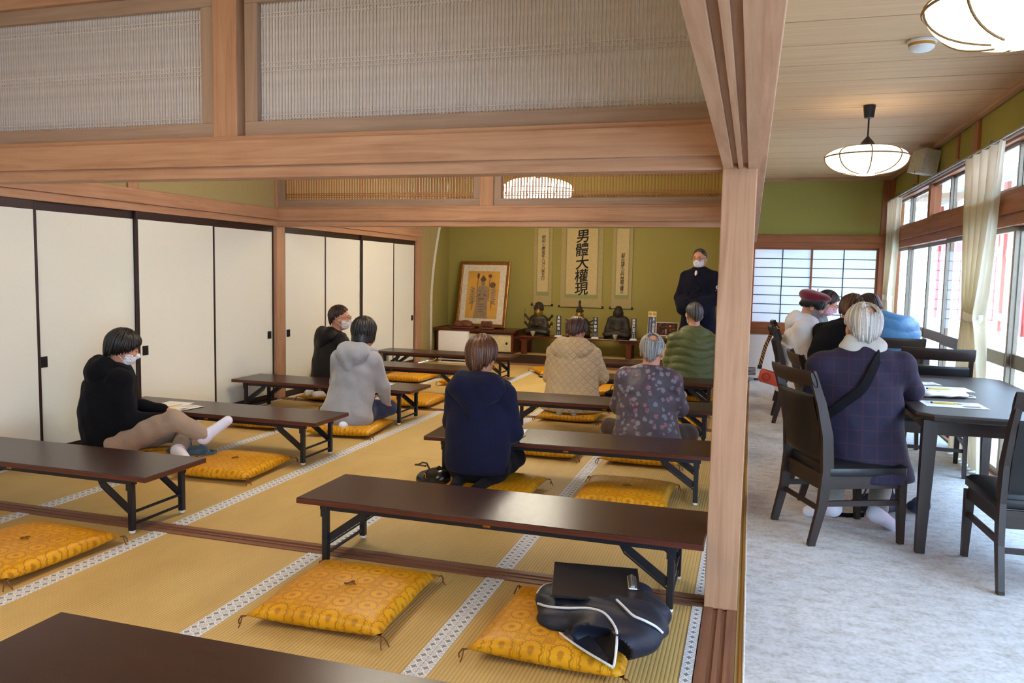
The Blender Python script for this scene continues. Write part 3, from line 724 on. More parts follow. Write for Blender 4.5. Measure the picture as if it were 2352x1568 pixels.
# smoke alarm, speaker
r = thing('smoke_alarm', 'round white ceiling smoke alarm with a tan band', 'smoke alarm', (.815, 4.79, CB))
MB().lathe([(.0, 0), (.075, 0), (.075, -.012), (.07, -.014)], 28).build('base', M['white'], r, True)
MB().lathe([(.066, -.012), (.066, -.03)], 28, cap=False).build('band', plain('tan_band', S(208, 150, 66), .5), r, True)
MB().lathe([(.066, -.03), (.062, -.04), (.045, -.052), (0, -.056)], 28).build('cover', M['white'], r, True)
r = thing('loudspeaker', 'white wedge shaped loudspeaker on the wall above the curtain rail', 'loudspeaker', (1.60, 8.45, 2.44), 0)
MB().prism([(-.13, .12), (.12, .12), (.15, -.08), (-.15, -.12)], 'X', -.16, -.01).build('cabinet', plain('speaker_cream', S(206, 200, 186), .5), r).rotation_euler = (0, .18, .25)
MB().box(-.02, .06, -.03, .03, -.05, .05, 0, .004).build('bracket', M['black'], r)
B('badge', M['black'], -.171, -.168, -.11, -.09, -.085, -.065, r, 0)

# ---- curtains
CURT = NT('cream_curtain'); cv = CURT.coord(scale=(1, 1, 1)); w_ = CURT.n('TexWave'); w_.inputs['Scale'].default_value = 60; CURT.l(cv, w_.inputs['Vector'])
d1 = CURT.n('BsdfDiffuse'); d2 = CURT.n('BsdfTranslucent'); mx = CURT.n('MixShader'); mx.inputs[0].default_value = .30
cc = CURT.ramp(CURT.noise(CURT.coord(scale=(1, 1, .3)), 8, 3), [(.3, S(226, 214, 186)), (.7, S(242, 234, 212))])
CURT.l(cc, d1.inputs[0]); CURT.l(cc, d2.inputs[0]); CURT.l(d1.outputs[0], mx.inputs[1]); CURT.l(d2.outputs[0], mx.inputs[2]); CURT.l(mx.outputs[0], CURT.out.inputs[0])
rail = thing('curtain_rail', 'double steel curtain rail along the top of the windows', 'curtain rail', (0, 0, 0))
for dx in (0, .045): MB().tube([(XW-.13+dx, -4.0, 2.30), (XW-.13+dx, 10.75, 2.30)], .009, 8).build('rod', M['steel'], rail, True)
for y in np.arange(-3.6, 10.8, .9): MB().box(XW-.14, XW-.05, y, y+.02, 2.305, 2.325).build('bracket', M['steel'], rail)
def curtain(yc, w, label, zt=2.285, zk=1.09, seed=1):
    r = thing('curtain', label, 'curtain', (XW-.115, yc, 0)); rnd = random.Random(seed); ph = [rnd.random()*6 for _ in range(6)]
    def wid(z):
        if z > zk: t = (z-zk)/(zt-zk); return w*(.30+.70*t**.75)
        t = (zk-z)/zk; return w*(.30+.62*t**.6)
    def P(u, v):
        z = zt*(1-v)+.02*v; W = wid(z); s = 2*u-1
        amp = .022+.028*(1-W/w); th = u*2*PI*9
        y = s*W/2+.010*math.sin(th*2+ph[0])+.05*(1-W/w)*math.sin(PI*v*2)*.0
        x = amp*math.sin(th+ph[1]+.6*math.sin(3*v+ph[2]))+.012*math.sin(th*.5+ph[3]+2*v)
        return (x-.02*(1-W/w)*0, y-.06*(1-W/w)*(1 if z > zk else .4)*0, z)
    MB().grid(P, 150, 46).build('cloth', CURT.m, r, True)
    kz = zk; kw = wid(kz)
    MB().tube([(.055*math.cos(a), (kw/2+.012)*math.sin(a), kz+.012*math.sin(a)) for a in [2*PI*k/32 for k in range(33)]], .03, 8, False, flat=.16, up=(1, 0, 0)).build('tie_band', plain('tie_band_cloth', S(236, 232, 214), .8), r, True)
    for k in range(12): MB().tube([(-.0, (k/11-.5)*w*.97, zt-.006), (-.013, (k/11-.5)*w*.97, 2.306)], .0025, 5).build('hook', M['steel'], r)
    return r
curtain(6.50, 1.00, 'cream curtain tied back at the middle window post', seed=3)
curtain(10.32, .78, 'cream curtain tied back in the far corner by the paper window', zk=1.14, seed=5)

# ---- heaters
r = thing('panel_heater', 'tall white convection heater standing by the olive wall under the paper window', 'heater', (.32, 10.72, .004))
MB().box(-.36, .36, -.07, .07, .03, .60, 0, .012).build('case', M['white'], r, True)
for k in range(6): B('grille_slat', M['black'], -.33, -.22, -.073, -.069, .07+k*.018, .08+k*.018, r, 0)
for k in range(6): B('grille_slat', M['grey'], -.3, .3, -.05+.018*k, -.043+.018*k, .6, .603, r, 0)
for x in (-.28, .28): MB().box(x-.04, x+.04, -.09, .09, 0, .03, 0, .004).build('foot', M['grey'], r)
r = thing('panel_heater', 'flat white panel heater standing before the alcove cabinet', 'heater', (-4.13, 10.72, .003), .02)
MB().box(-.23, .23, -.045, .045, .045, .47, 0, .012).build('case', M['white'], r, True)
B('control_panel', M['grey'], .05, .17, -.03, .02, .468, .474, r)
MB().box(-.23, .23, -.05, .05, .0, .02, 0, .004).build('foot', M['white'], r)
for x in (-.2, .2): MB().box(x-.02, x+.02, -.03, .03, .015, .05).build('stand', M['grey'], r)
MB().tube([(-.23, .02, .1), (-.3, .0, .03), (-.4, -.05, .004), (-.46, -.02, .004)], .004, 6).build('power_cord', M['white'], r, True)
# ================================================================== SMOOTH SOLIDS (signed distance + surface nets)
def v3(*a): return np.array(a[0] if len(a) == 1 else a, float)
def cap(a, b, ra, rb, k=.03, sq=None):
    a, b = v3(a), v3(b)
    def f(p):
        q = p-a; ba = b-a
        if sq is not None: q = q @ sq.T; ba = sq @ ba
        h = np.clip((q @ ba)/max(ba @ ba, 1e-9), 0, 1); return np.linalg.norm(q-h[:, None]*ba, axis=1)-(ra+(rb-ra)*h)
    R = max(ra, rb)*(1 if sq is None else 1/np.linalg.svd(sq)[1].min())
    return dict(f=f, k=k, lo=np.minimum(a, b)-R, hi=np.maximum(a, b)+R)
def ell(c, r, Rm=None, k=.03):
    c, r = v3(c), v3(r); Rm = np.eye(3) if Rm is None else np.array(Rm)
    def f(p):
        q = (p-c) @ Rm; k0 = np.linalg.norm(q/r, axis=1); k1 = np.linalg.norm(q/(r*r), axis=1)+1e-9; return k0*(k0-1)/k1
    return dict(f=f, k=k, lo=c-r.max(), hi=c+r.max())
def squash(rz, sx, sy, sz=1.0):
    c, s = math.cos(rz), math.sin(rz); Rm = np.array(((c, -s, 0), (s, c, 0), (0, 0, 1)))
    return Rm @ np.diag((1/sx, 1/sy, 1/sz)) @ Rm.T
def solid(prims, h, mod=None, grow=0.0):
    lo = np.min([p['lo'] for p in prims], 0)-.03-grow; hi = np.max([p['hi'] for p in prims], 0)+.03+grow
    n = np.ceil((hi-lo)/h).astype(int)+1
    Bk = 5; nb = (n+Bk-1)//Bk; n = nb*Bk
    def ev(G, local=False):
        D = np.full(len(G), 9.0)
        for p in prims:
            k = p['k']
            if local:
                w = np.nonzero(((G > p['lo']-.05) & (G < p['hi']+.05)).all(1))[0]
                if not len(w): continue
                d = p['f'](G[w]); Dw = D[w]; m = np.clip(k-np.abs(Dw-d), 0, None)/k; D[w] = np.minimum(Dw, d)-m*m*k*.25
            else:
                d = p['f'](G); m = np.clip(k-np.abs(D-d), 0, None)/k; D = np.minimum(D, d)-m*m*k*.25
        D = D-grow
        return mod(G, D) if mod is not None else D
    bi = np.stack(np.meshgrid(*[np.arange(q) for q in nb], indexing='ij'), -1).reshape(-1, 3)
    dc = ev(lo+h*(bi*Bk+(Bk-1)/2)); near = np.abs(dc) < Bk*h*.95+.012
    F = np.repeat(np.repeat(np.repeat(np.where(dc < 0, -1., 1.).reshape(nb), Bk, 0), Bk, 1), Bk, 2)
    o = np.stack(np.meshgrid(*[np.arange(Bk)]*3, indexing='ij'), -1).reshape(-1, 3)
    I = (bi[near][:, None, :]*Bk+o[None]).reshape(-1, 3)
    if len(I): F[I[:, 0], I[:, 1], I[:, 2]] = ev(lo+h*I, True)
    return nets(F, lo, h)
def nets(F, lo, h):
    s = F < 0; nx, ny, nz = F.shape; sh = (nx-1, ny-1, nz-1)
    C = [(i, j, k) for i in (0, 1) for j in (0, 1) for k in (0, 1)]
    sl = lambda c: tuple(slice(c[a], c[a]+sh[a]) for a in range(3))
    any_ = np.zeros(sh, bool); all_ = np.ones(sh, bool)
    for c in C: any_ |= s[sl(c)]; all_ &= s[sl(c)]
    act = any_ & ~all_; A = np.argwhere(act); idx = -np.ones(sh, np.int32); idx[act] = np.arange(len(A))
    val = [F[A[:, 0]+c[0], A[:, 1]+c[1], A[:, 2]+c[2]] for c in C]; acc = np.zeros((len(A), 3)); cnt = np.zeros(len(A))
    for a in range(8):
        for b in range(a+1, 8):
            d = np.subtract(C[b], C[a])
            if np.abs(d).sum() != 1: continue
            m = (val[a] < 0) != (val[b] < 0); t = np.where(m, val[a]/np.where(m, val[a]-val[b], 1), 0)
            for i in range(3): acc[:, i] += m*(C[a][i]+t*d[i])
            cnt += m
    V = lo+h*(A+acc/cnt[:, None])
    fs = []
    for ax in range(3):
        u, w = [(1, 2), (2, 0), (0, 1)][ax]
        a = np.take(s, range(0, F.shape[ax]-1), ax); b = np.take(s, range(1, F.shape[ax]), ax)
        for flip, m in ((False, a & ~b), (True, ~a & b)):
            I = np.argwhere(m); ok = (I[:, u] > 0) & (I[:, w] > 0) & (I[:, u] < sh[u]) & (I[:, w] < sh[w]); I = I[ok]
            q = []
            for du, dw in ((-1, -1), (0, -1), (0, 0), (-1, 0)):
                J = I.copy(); J[:, u] += du; J[:, w] += dw; q.append(idx[J[:, 0], J[:, 1], J[:, 2]])
            q = np.stack(q, 1); fs.append(q[:, ::-1] if flip else q)
    Fc = np.concatenate(fs); Fc = Fc[(Fc >= 0).all(1)]
    return V, Fc
def nmesh(name, VF, mats, smooth=True):
    V, Fc = VF; me = bpy.data.meshes.new(name); me.from_pydata(V.tolist(), [], Fc.tolist())
    for m in (mats if isinstance(mats, (list, tuple)) else [mats]): me.materials.append(m)
    me.polygons.foreach_set('use_smooth', [smooth]*len(me.polygons)); return me
def blob(name, prims, h, m, parent=None, mod=None, grow=0): return link(name, nmesh(name, solid(prims, h, mod, grow), m), parent)

# ---- lettering
def column(text, x, y, z0, z1, size, m, parent, bold=0.0, shear=0.0, sx=1.0, name='lettering', jit=0.0):
    mb = MB(); n = len(text)
    for i, c in enumerate(text):
        z = z0+(z1-z0)*(i/(n-1) if n > 1 else .5); v, f = GLYPHS.get((c, bold > 0)) or GLYPHS[c, True]; j = random.uniform(-jit, jit)
        if len(v): mb.add([(x+j+size*(p[0]*sx+p[1]*shear*.3), y, z+size*(p[1]+p[0]*shear)) for p in v], f)
    return mb.build(name, m, parent)

# ================================================================== THE ALCOVE'S CONTENTS
INK = plain('black_ink', S(20, 18, 18), .8)
MOUNT = plain('scroll_brocade', S(178, 160, 108), .8, 0, .2, .1, 90, .1); MOUNT2 = plain('scroll_green_band', S(150, 152, 100), .8, 0, .2, .08, 120)
SCRP = plain('scroll_paper', S(206, 186, 132), .8, 0, .1, .05, 20)
def scroll(x0, x1, zb, zi, text, tz0, tz1, size, label, bold, m=.06, jit=0):
    r = thing('hanging_scroll', label, 'scroll', (0, 0, 0)); y = YB-.012; zt = 2.42; xm = (x0+x1)/2
    B('mount', MOUNT, x0, x1, y-.003, y, zb, zt, r, 0)
    B('green_band', MOUNT2, x0+m*.75, x1-m*.75, y-.0045, y-.003, zi-.06, 2.2, r, 0)
    B('paper', SCRP, x0+m, x1-m, y-.006, y-.0045, zi, 2.02, r, 0)
    MB().tube([(x0-.004, y-.008, zb), (x1+.004, y-.008, zb)], .012, 12).build('bottom_rod', MOUNT, r, True)
    for x, s in ((x0, -1), (x1, 1)): MB().tube([(x, y-.008, zb), (x+s*.028, y-.008, zb)], .015, 12).build('rod_knob', M['hikite'], r, True)
    MB().tube([(x0, y-.006, zt), (x1, y-.006, zt)], .009, 8).build('top_rod', MOUNT, r, True)
    column(text, xm+.005, y-.0068, tz0, tz1, size, INK, r, bold, .12, 1.0, jit=jit)
scroll(-2.785, -2.145, .845, 1.03, '男體大權現', 1.905, 1.115, .21, 'widest hanging scroll, five large black brush characters', .009, .085, .008)
scroll(-3.215, -2.925, .858, 1.055, '明和七庚寅年六月八癸丑日', 1.885, 1.258, .062, 'narrow hanging scroll on the side of the framed picture, small characters', .0012, .06, .002)
scroll(-2.0, -1.70, .845, 1.04, '前天台座主一品公啓親王書之', 1.635, 1.095, .062, 'narrow hanging scroll on the monk\'s side, characters starting low', .0012, .06, .003)

# framed picture leaning on the wall
pic = thing('framed_picture', 'gilt framed picture of a many-armed statue leaning on the alcove cabinet', 'picture', (-3.96, 11.38, .492)); pic.rotation_euler = (-.21, .0, -.03)
GF = plain('gilt_frame', S(150, 104, 48), .35, .6, .5, .25, 14); W2, H2 = .41, 1.03
for a in ((-W2, W2, 0, .05), (-W2, W2, H2-.05, H2)): MB().box(a[0], a[1], -.018, .018, a[2], a[3], 0, .012).build('frame_bar', GF, pic)
for x in (-W2, W2-.05): MB().box(x, x+.05, -.018, .018, .04, H2-.04, 0, .012).build('frame_bar', GF, pic)
B('gilt_lip', M['gold'], -W2+.042, W2-.042, -.008, .0, .042, H2-.042, pic, 0)
B('mount_board', plain('cream_mount', S(216, 206, 180), .7), -W2+.055, W2-.055, -.010, -.006, .055, H2-.055, pic, 0)
B('print', plain('gold_ground_print', S(206, 158, 66), .45, .0, .5, .15, 3), -.265, .255, -.012, -.009, .135, H2-.155, pic, 0)
F1, F2 = plain('print_figure_grey', S(150, 128, 100), .6, 0, .3, .25, 40), plain('print_figure_dark', S(106, 82, 62), .6, 0, .3, .3, 50)
def flat(name, polys, m, y):
    mb = MB()
    for p in polys: mb.prism(p, 'Y', y-.0006, y)
    return mb.build(name, m, pic)
def blobp(cx, cz, rx, rz, n=14, a=0): return [(cx+rx*math.cos(2*PI*k/n)*math.cos(a)-rz*math.sin(2*PI*k/n)*math.sin(a), cz+rx*math.cos(2*PI*k/n)*math.sin(a)+rz*math.sin(2*PI*k/n)*math.cos(a)) for k in range(n)]
arms = []
for s in (-1, 1):
    for k in range(8): arms.append(blobp(s*(.165+.01*(k % 2)), .60-.032*k, .05, .014, 10, s*(.5-.12*k)))
for p_ in arms: flat('print_arm', [p_], F1, -.0125)
flat('print_staffs', [[(-.105, .50), (-.098, .50), (-.09, .80), (-.10, .80)], blobp(-.095, .80, .022, .045), [(.095, .40), (.102, .40), (.098, .78), (.09, .78)], blobp(.098, .80, .03, .03), blobp(.15, .66, .05, .045), blobp(-.16, .33, .006, .08), blobp(.15, .34, .006, .07)], F2, -.0128)
flat('print_robe', [[(-.13, .137), (.10, .137), (.085, .40), (.10, .56), (.065, .64), (-.075, .64), (-.11, .56), (-.095, .40)]], F1, -.0131)
flat('print_folds', [blobp(-.012, .24-.0+.04*k, .05+.008*k, .004, 12) for k in range(4)]+[blobp(-.055, .50, .035, .009, 10, .7), blobp(.035, .50, .035, .009, 10, -.7), blobp(-.01, .44, .07, .008)], F2, -.0134)
flat('print_head', [blobp(-.01, .685, .035, .05)], F1, -.0134); flat('print_crown', [blobp(-.01, .745, .048, .035), blobp(-.01, .78, .022, .028)], F2, -.0137)
flat('print_face', [blobp(-.022, .69, .006, .003, 8), blobp(.002, .69, .006, .003, 8), blobp(-.01, .668, .008, .003, 8)], F2, -.0137)

# cabinets at both ends of the alcove
def cabinet(x0, x1, z1, label, flare=.05, doors=2, pulls=(0.9,)):
    r = thing('alcove_cabinet', label, 'cabinet', (0, 0, 0)); y0, y1 = 11.07, 11.66; zb = .139
    MB().prism([(x0-flare, z1+.012), (x0-flare*.4, z1-.03), (x1+flare*.4, z1-.03), (x1+flare, z1+.015), (x1+flare*.6, z1+.018), (x1+flare*.2, z1+.0), (x0-flare*.2, z1+.0), (x0-flare*.6, z1+.016)], 'Y', y0-.03, y1).build('top', M['redX'], r)
    for x in (x0, x1-.035): B('side', M['redZ'], x, x+.035, y0, y1, zb, z1-.03, r)
    B('base', M['darkX'], x0+.035, x1-.035, y0, y1, zb, zb+.025, r); B('rail', M['darkX'], x0+.035, x1-.035, y0, y0+.03, z1-.06, z1-.03, r)
    B('back', M['darkX'], x0+.035, x1-.035, y1-.02, y1, zb, z1-.03, r)
    w = (x1-x0-.07)/doors
    for k in range(doors):
        a = x0+.035+k*w; d = B('door', plain('cabinet_paper', S(214, 198, 148), .8) if 'cabinet_paper' not in bpy.data.materials else bpy.data.materials['cabinet_paper'], a, a+w, y0+.008+.012*(k % 2), y0+.018+.012*(k % 2), zb+.025, z1-.06, r, 0)
        px = a+w*(.88 if k == doors-1 else .12)
        MB().prism([(px+.014*math.cos(t), (zb+z1)/2-.02+.02*math.sin(t)) for t in np.linspace(0, 2*PI, 13)[:-1]], 'Y', y0+.002, y0+.012+.012*(k % 2)).build('pull', M['hikite'], d)
    return r
cabinet(-4.55, -3.33, .478, 'low red-brown alcove cabinet with cream doors under the framed picture')
cabinet(-1.30, -.20, .455, 'low red-brown alcove cabinet on the monk\'s side, photo stand on top', doors=3)
# bench
r = thing('display_bench', 'long low dark wooden bench carrying the seated statues', 'bench', (0, 0, 0))
B('top', M['redX'], -3.27, -1.46, 11.12, 11.52, .392, .414, r, .004)
for x in (-3.19, -1.64):
    B('leg', M['redZ'], x-.04, x+.04, 11.16, 11.21, .139, .392, r); B('leg', M['redZ'], x-.04, x+.04, 11.43, 11.48, .139, .392, r)
    for y in (11.165, 11.435): MB().prism([(x-.14, .392), (x+.14, .392), (x+.13, .365), (x+.07, .352), (x+.06, .335), (x-.06, .335), (x-.07, .352), (x-.13, .365)], 'Y', y, y+.04).build('bracket', M['redX'], r)
    B('stretcher', M['redY'], x-.015, x+.015, 11.21, 11.43, .2, .23, r)

# statues
BRZ = plain('dark_bronze', S(58, 52, 40), .5, .35, .5, .3, 22, .15); BRZ2 = plain('old_bronze', S(48, 42, 36), .6, .25, .5, .25, 22, .15); GILT = plain('worn_gilt', S(150, 118, 48), .45, .6, .5, .35, 20)
def statue(x, z, s, label, kind, mt):
    r = thing('seated_statue', label, 'statue', (x, 11.31, z), PI); P = []
    q = .0
    P += [ell((0, .03, .07), (.20, .145, .065)), ell((.14, .06, .06), (.085, .10, .055)), ell((-.14, .06, .06), (.085, .10, .055))]
    P += [cap((0, 0, .1), (0, -.01, .26), .10, .095, .05, squash(0, 1.15, .8)), cap((-.085, -.01, .285), (.085, -.01, .285), .055, .055, .05)]
    for e in (-1, 1):
        if kind == 'pray': P += [cap((e*.12, -.01, .27), (e*.145, .03, .15), .042, .036, .03), cap((e*.145, .03, .15), (e*.015, .12, .19), .034, .022, .03)]
        else: P += [cap((e*.125, -.01, .27), (e*.155, .03, .14), .045, .042, .04), cap((e*.155, .03, .14), (e*.03, .12, .105), .04, .028, .03)]
    h = .007
    def fold(p, d): return d+.0022*np.sin(p[:, 2]*150+np.abs(p[:, 0])*40)*(p[:, 2] < .16)
    blob('body', [dict(f=(lambda f: lambda p: f(p/s)*s)(p['f']), k=p['k']*s, lo=p['lo']*s, hi=p['hi']*s) for p in P], h*s, mt, r, fold)
    H = []
    zc = .37
    H += [ell((0, .008, zc), (.052, .058, .068)), cap((0, 0, .30), (0, .0, .34), .035, .035, .02), cap((0, .062, zc), (0, .07, zc-.015), .007, .010, .01), ell((.052, .0, zc-.02), (.008, .014, .034)), ell((-.052, .0, zc-.02), (.008, .014, .034)), ell((0, .052, zc+.012), (.038, .012, .008), k=.01), ell((0, .058, zc-.034), (.014, .01, .006), k=.008)]
    hs = 1.28*s; o3 = np.array((0, 0, .315*s*(1-1.28)))
    hd = lambda L: [dict(f=(lambda f: lambda p: f((p-o3)/hs)*hs)(p['f']), k=p['k']*hs, lo=p['lo']*hs+o3, hi=p['hi']*hs+o3) for p in L]
    sc = lambda L: [dict(f=(lambda f: lambda p: f(p/s)*s)(p['f']), k=p['k']*s, lo=p['lo']*s, hi=p['hi']*s) for p in L]
    for p_ in (): pass
    blob('head', hd(H), .0055*s, GILT if kind != 'plain' else mt, r)
    if kind == 'plain': blob('hair_knob', hd([ell((0, -.012, zc+.022), (.055, .058, .05)), ell((0, -.014, zc+.068), (.03, .032, .018))]), .0045*s, mt, r, lambda p, d: d+.0012*np.sin(p[:, 0]*420)*np.sin(p[:, 2]*420))
    elif kind == 'pray':
        def flame(p, d): return d+.005*np.sin(p[:, 0]*190+3*np.sin(p[:, 2]*60))
        blob('hair_knob', hd([ell((0, -.012, zc+.055), (.068, .06, .055)), ell((0, -.01, zc+.10), (.055, .045, .045))]), .0045*s, mt, r, flame)
        for e in (-1, 1):
            for k, (bx, bz) in enumerate(((.24, .33), (.235, .20))):
                blob('side_arm', sc([cap((e*.11, -.03, .26), (e*.18, -.02, bz-.06), .024, .02, .02), cap((e*.18, -.02, bz-.06), (e*bx, .0, bz), .02, .015, .02), ell((e*bx, 0, bz+.01), (.018, .014, .022))]), .005*s, mt, r)
        MB().tube([Vector((-(.24+.02*math.sin(t))*s*-1, 0, (.20+.25*t/PI)*s)) for t in np.linspace(0, PI, 9)], .003*s, 5).build('bow', mt, r, True)
        MB().tube([Vector((-.235*s+.02*s*math.cos(t), 0, .17*s+.04*s*math.sin(t))) for t in np.linspace(0, 2*PI, 14)], .005*s, 5).build('rope_loop', GILT, r, True)
    else:
        blob('crown', hd([ell((0, -.005, zc+.065), (.058, .056, .03)), ell((0, -.01, zc+.10), (.036, .036, .03)), cap((0, -.01, zc+.12), (0, -.01, zc+.18), .022, .012, .02), ell((0, -.01, zc+.20), (.016, .016, .022))]), .0045*s, mt, r, lambda p, d: d+.003*np.sin(p[:, 0]*260))
        for e in (-1, 1):
            for k in range(4):
                a = .5-.42*k; blob('side_arm', sc([cap((e*.10, -.04, .26), (e*.17, -.03, .22+.04*(1-k)), .02, .017, .02), cap((e*.17, -.03, .22+.04*(1-k)), (e*(.17+.09*math.cos(a)), .0, .22+.04*(1-k)+.09*math.sin(a)), .016, .012, .02)]), .0055*s, mt, r)
    for e in (-1, 1):
        MB().lathe([(0, 0), (.006*s, .001), (0, .003*s)], 8).build('eye', M['hikite'], r, True).location = (e*.02*hs, .059*hs, (zc+.002)*hs+o3[2])
    MB().lathe([(.0, -.008), (.21*s, -.008), (.215*s, .004), (.205*s, .012), (0, .014)], 28).build('base', mt, r, True).scale = (1, .75, 1)
    return r
statue(-3.015, .4225, .86, 'dark seated statue with flaming hair and several arms holding a bow', 'pray', BRZ)
statue(-2.395, .4225, .80, 'seated statue with a tall crown and gilt face behind the beige coat\'s head', 'crown', BRZ)
statue(-1.825, .4235, .94, 'dark seated Buddha statue with smooth robe and hands in its lap', 'plain', BRZ2)
r = statue(-.83, .482, .66, 'small reddish-brown statue half hidden behind the man in green', 'plain', plain('brown_lacquer', S(64, 38, 28), .5))
# name plaques
PLQ = plain('plaque_navy', S(36, 44, 62), .5)
WINK = plain('white_lettering', S(240, 240, 240), .7)
for x, t, lab in ((-2.672, '馬頭観音', 'navy name plaque beside the flaming-haired statue'), (-2.128, '千手観音', 'navy name plaque between the crowned statue and the Buddha'), (-1.575, '阿弥陀如来', 'navy name plaque on the monk\'s side of the Buddha')):
    r = thing('name_plaque', lab, 'sign', (x, 11.17, .4145))
    B('board', PLQ, -.036, .036, .0, .006, .02, .31, r, .001)
    MB().prism([(-.05, 0), (.05, 0), (.05, .018), (.028, .026), (-.028, .026), (-.05, .018)], 'Y', -.03, .03).build('base', M['white'], r)
    n = len(t); column(t, 0, -.0008, .282, .125 if n == 4 else .115, .044, WINK, r, .001)
    for dx in (-.014, .012): column('八世紀作', dx, -.0008, .082, .04, .013, WINK, r, name='small_lettering')
# cups
for x, y, lab in ((-3.055, 11.16, 'small patterned cup before the flaming-haired statue'), (-1.835, 11.16, 'small patterned cup before the Buddha statue')):
    r = thing('tea_cup', lab, 'cup', (x, y, .4145))
    t = NT('cup_glaze'); w = t.n('TexVoronoi'); w.inputs['Scale'].default_value = 45; t.l(t.coord(), w.inputs['Vector']); t.base(t.mix(.75, S(232, 228, 220), t.mix(t.math('GREATER_THAN', w.outputs['Distance'], .45), S(190, 60, 40), S(110, 150, 90))), .3)
    MB().lathe([(.012, 0), (.016, .002), (.017, .008), (.028, .022), (.036, .045), (.038, .066), (.035, .066), (.032, .045), (.02, .02), (0, .016)], 24).build('bowl', t.m, r, True)
    MB().lathe([(.036, .0655), (.0392, .0655), (.0392, .070), (.036, .070)], 24).build('rim', M['white'], r, True)
# tall notice and photo stand on the far cabinet
r = thing('tall_notice', 'tall blue notice with yellow top forbidding photography', 'sign', (-1.325, 11.16, .474)); r.rotation_euler = (-.12, 0, -.06)
B('board', plain('notice_blue', S(58, 76, 118), .5), -.056, .056, 0, .005, .0, .36, r, .001); B('header', plain('notice_yellow', S(226, 216, 130), .5), -.056, .056, -.001, .003, .285, .36, r, 0)
for x in (-.056, .053): B('edge', M['white'], x, x+.003, -.0012, .002, 0, .36, r, 0)
PR = plain('prohibition_red', S(190, 40, 40), .5)
for x in (-.027, .027):
    MB().tube([(x+.019*math.cos(t), -.0015, .325+.019*math.sin(t)) for t in np.linspace(0, 2*PI, 17)], .003, 5, False).build('prohibition_ring', PR, r); MB().sweep([(x-.013, -.0018, .338), (x+.013, -.0018, .312)], .002, .004, up=(0, 1, 0)).build('prohibition_bar', PR, r); B('camera_mark', INK, x-.009, x+.009, -.0012, -.001, .319, .331, r, 0)
column('仏像・軸の撮影禁止', .024, -.0012, .268, .03, .036, WINK, r, .0012)
column('ご遠慮くださいますようお願い', -.022, -.0012, .25, .04, .018, WINK, r, name='small_lettering')
r = thing('photo_stand', 'clear stand with a dark night photograph beside the tall notice', 'photo', (-1.11, 11.18, .474)); r.rotation_euler = (-.1, 0, .03)
t = NT('night_photo'); n1 = t.noise(t.coord(scale=(9, 1, 14)), 1.6, 5, .7); t.base(t.ramp(n1, [(.38, S(18, 14, 14)), (.52, S(70, 40, 28)), (.62, S(120, 84, 60)), (.72, S(196, 190, 184))]), .3)
B('photograph', t.m, -.145, .145, -.002, .0, .03, .205, r, 0); B('lantern_spot', plain('lantern_orange', S(226, 120, 60), .5), .03, .055, -.003, -.002, .15, .175, r, 0); B('bright_post', plain('lit_post', S(214, 190, 160), .5), -.02, -.008, -.003, -.002, .05, .12, r, 0)
for a in ((-.15, .15, .205, .212), (-.15, .15, .022, .03)): B('stand_edge', M['white'], a[0], a[1], -.004, .002, a[2], a[3], r, 0)
for x in (-.15, .145): B('stand_edge', M['white'], x, x+.005, -.004, .002, .022, .212, r, 0)
B('foot', M['white'], -.15, .15, -.05, .02, .0, .006, r)
o = MB().box(-.06, .06, -.04, .0, 0, .035, 0, .002).build('name_card', plain('yellow_card', S(214, 196, 120), .6)); o.location = (-1.05, 11.09, .474); tag(o, 'small yellow card box under the night photograph', 'card')
# carvings on the cabinet
CW = plain('carved_wood', S(112, 68, 46), .5, 0, .4, .2, 60, .2)
r = thing('wood_carving', 'brown wooden carving of a curled sleeping animal on a plinth', 'carving', (-4.17, 11.2, .482))
MB().box(-.17, .17, -.06, .06, .0, .025, 0, .003).build('plinth', CW, r); blob('animal', [ell((.04, 0, .07), (.115, .06, .055)), ell((-.085, -.005, .06), (.055, .045, .045)), ell((-.13, -.02, .045), (.025, .022, .022)), ell((-.10, .02, .10), (.014, .01, .02)), ell((-.07, -.02, .105), (.014, .01, .02)), ell((-.05, -.05, .04), (.05, .018, .016)), ell((.1, -.045, .045), (.05, .02, .02))], .006, CW, r)
r = thing('wood_carving', 'brown wooden carving of three huddled monkeys on a plinth', 'carving', (-3.79, 11.2, .482))
MB().box(-.11, .11, -.05, .05, 0, .025, 0, .003).build('plinth', CW, r)
for k in (-1, 0, 1): blob('monkey', [ell((k*.052, 0, .055), (.03, .03, .035)), ell((k*.052, -.008, .098), (.026, .026, .026)), cap((k*.052-.025, -.02, .06), (k*.052-.012, -.034, .098), .01, .009, .01), cap((k*.052+.025, -.02, .06), (k*.052+.012, -.034, .098), .01, .009, .01), ell((k*.052-.028, 0, .1), (.008, .008, .01)), ell((k*.052+.028, 0, .1), (.008, .008, .01))], .0045, CW, r)
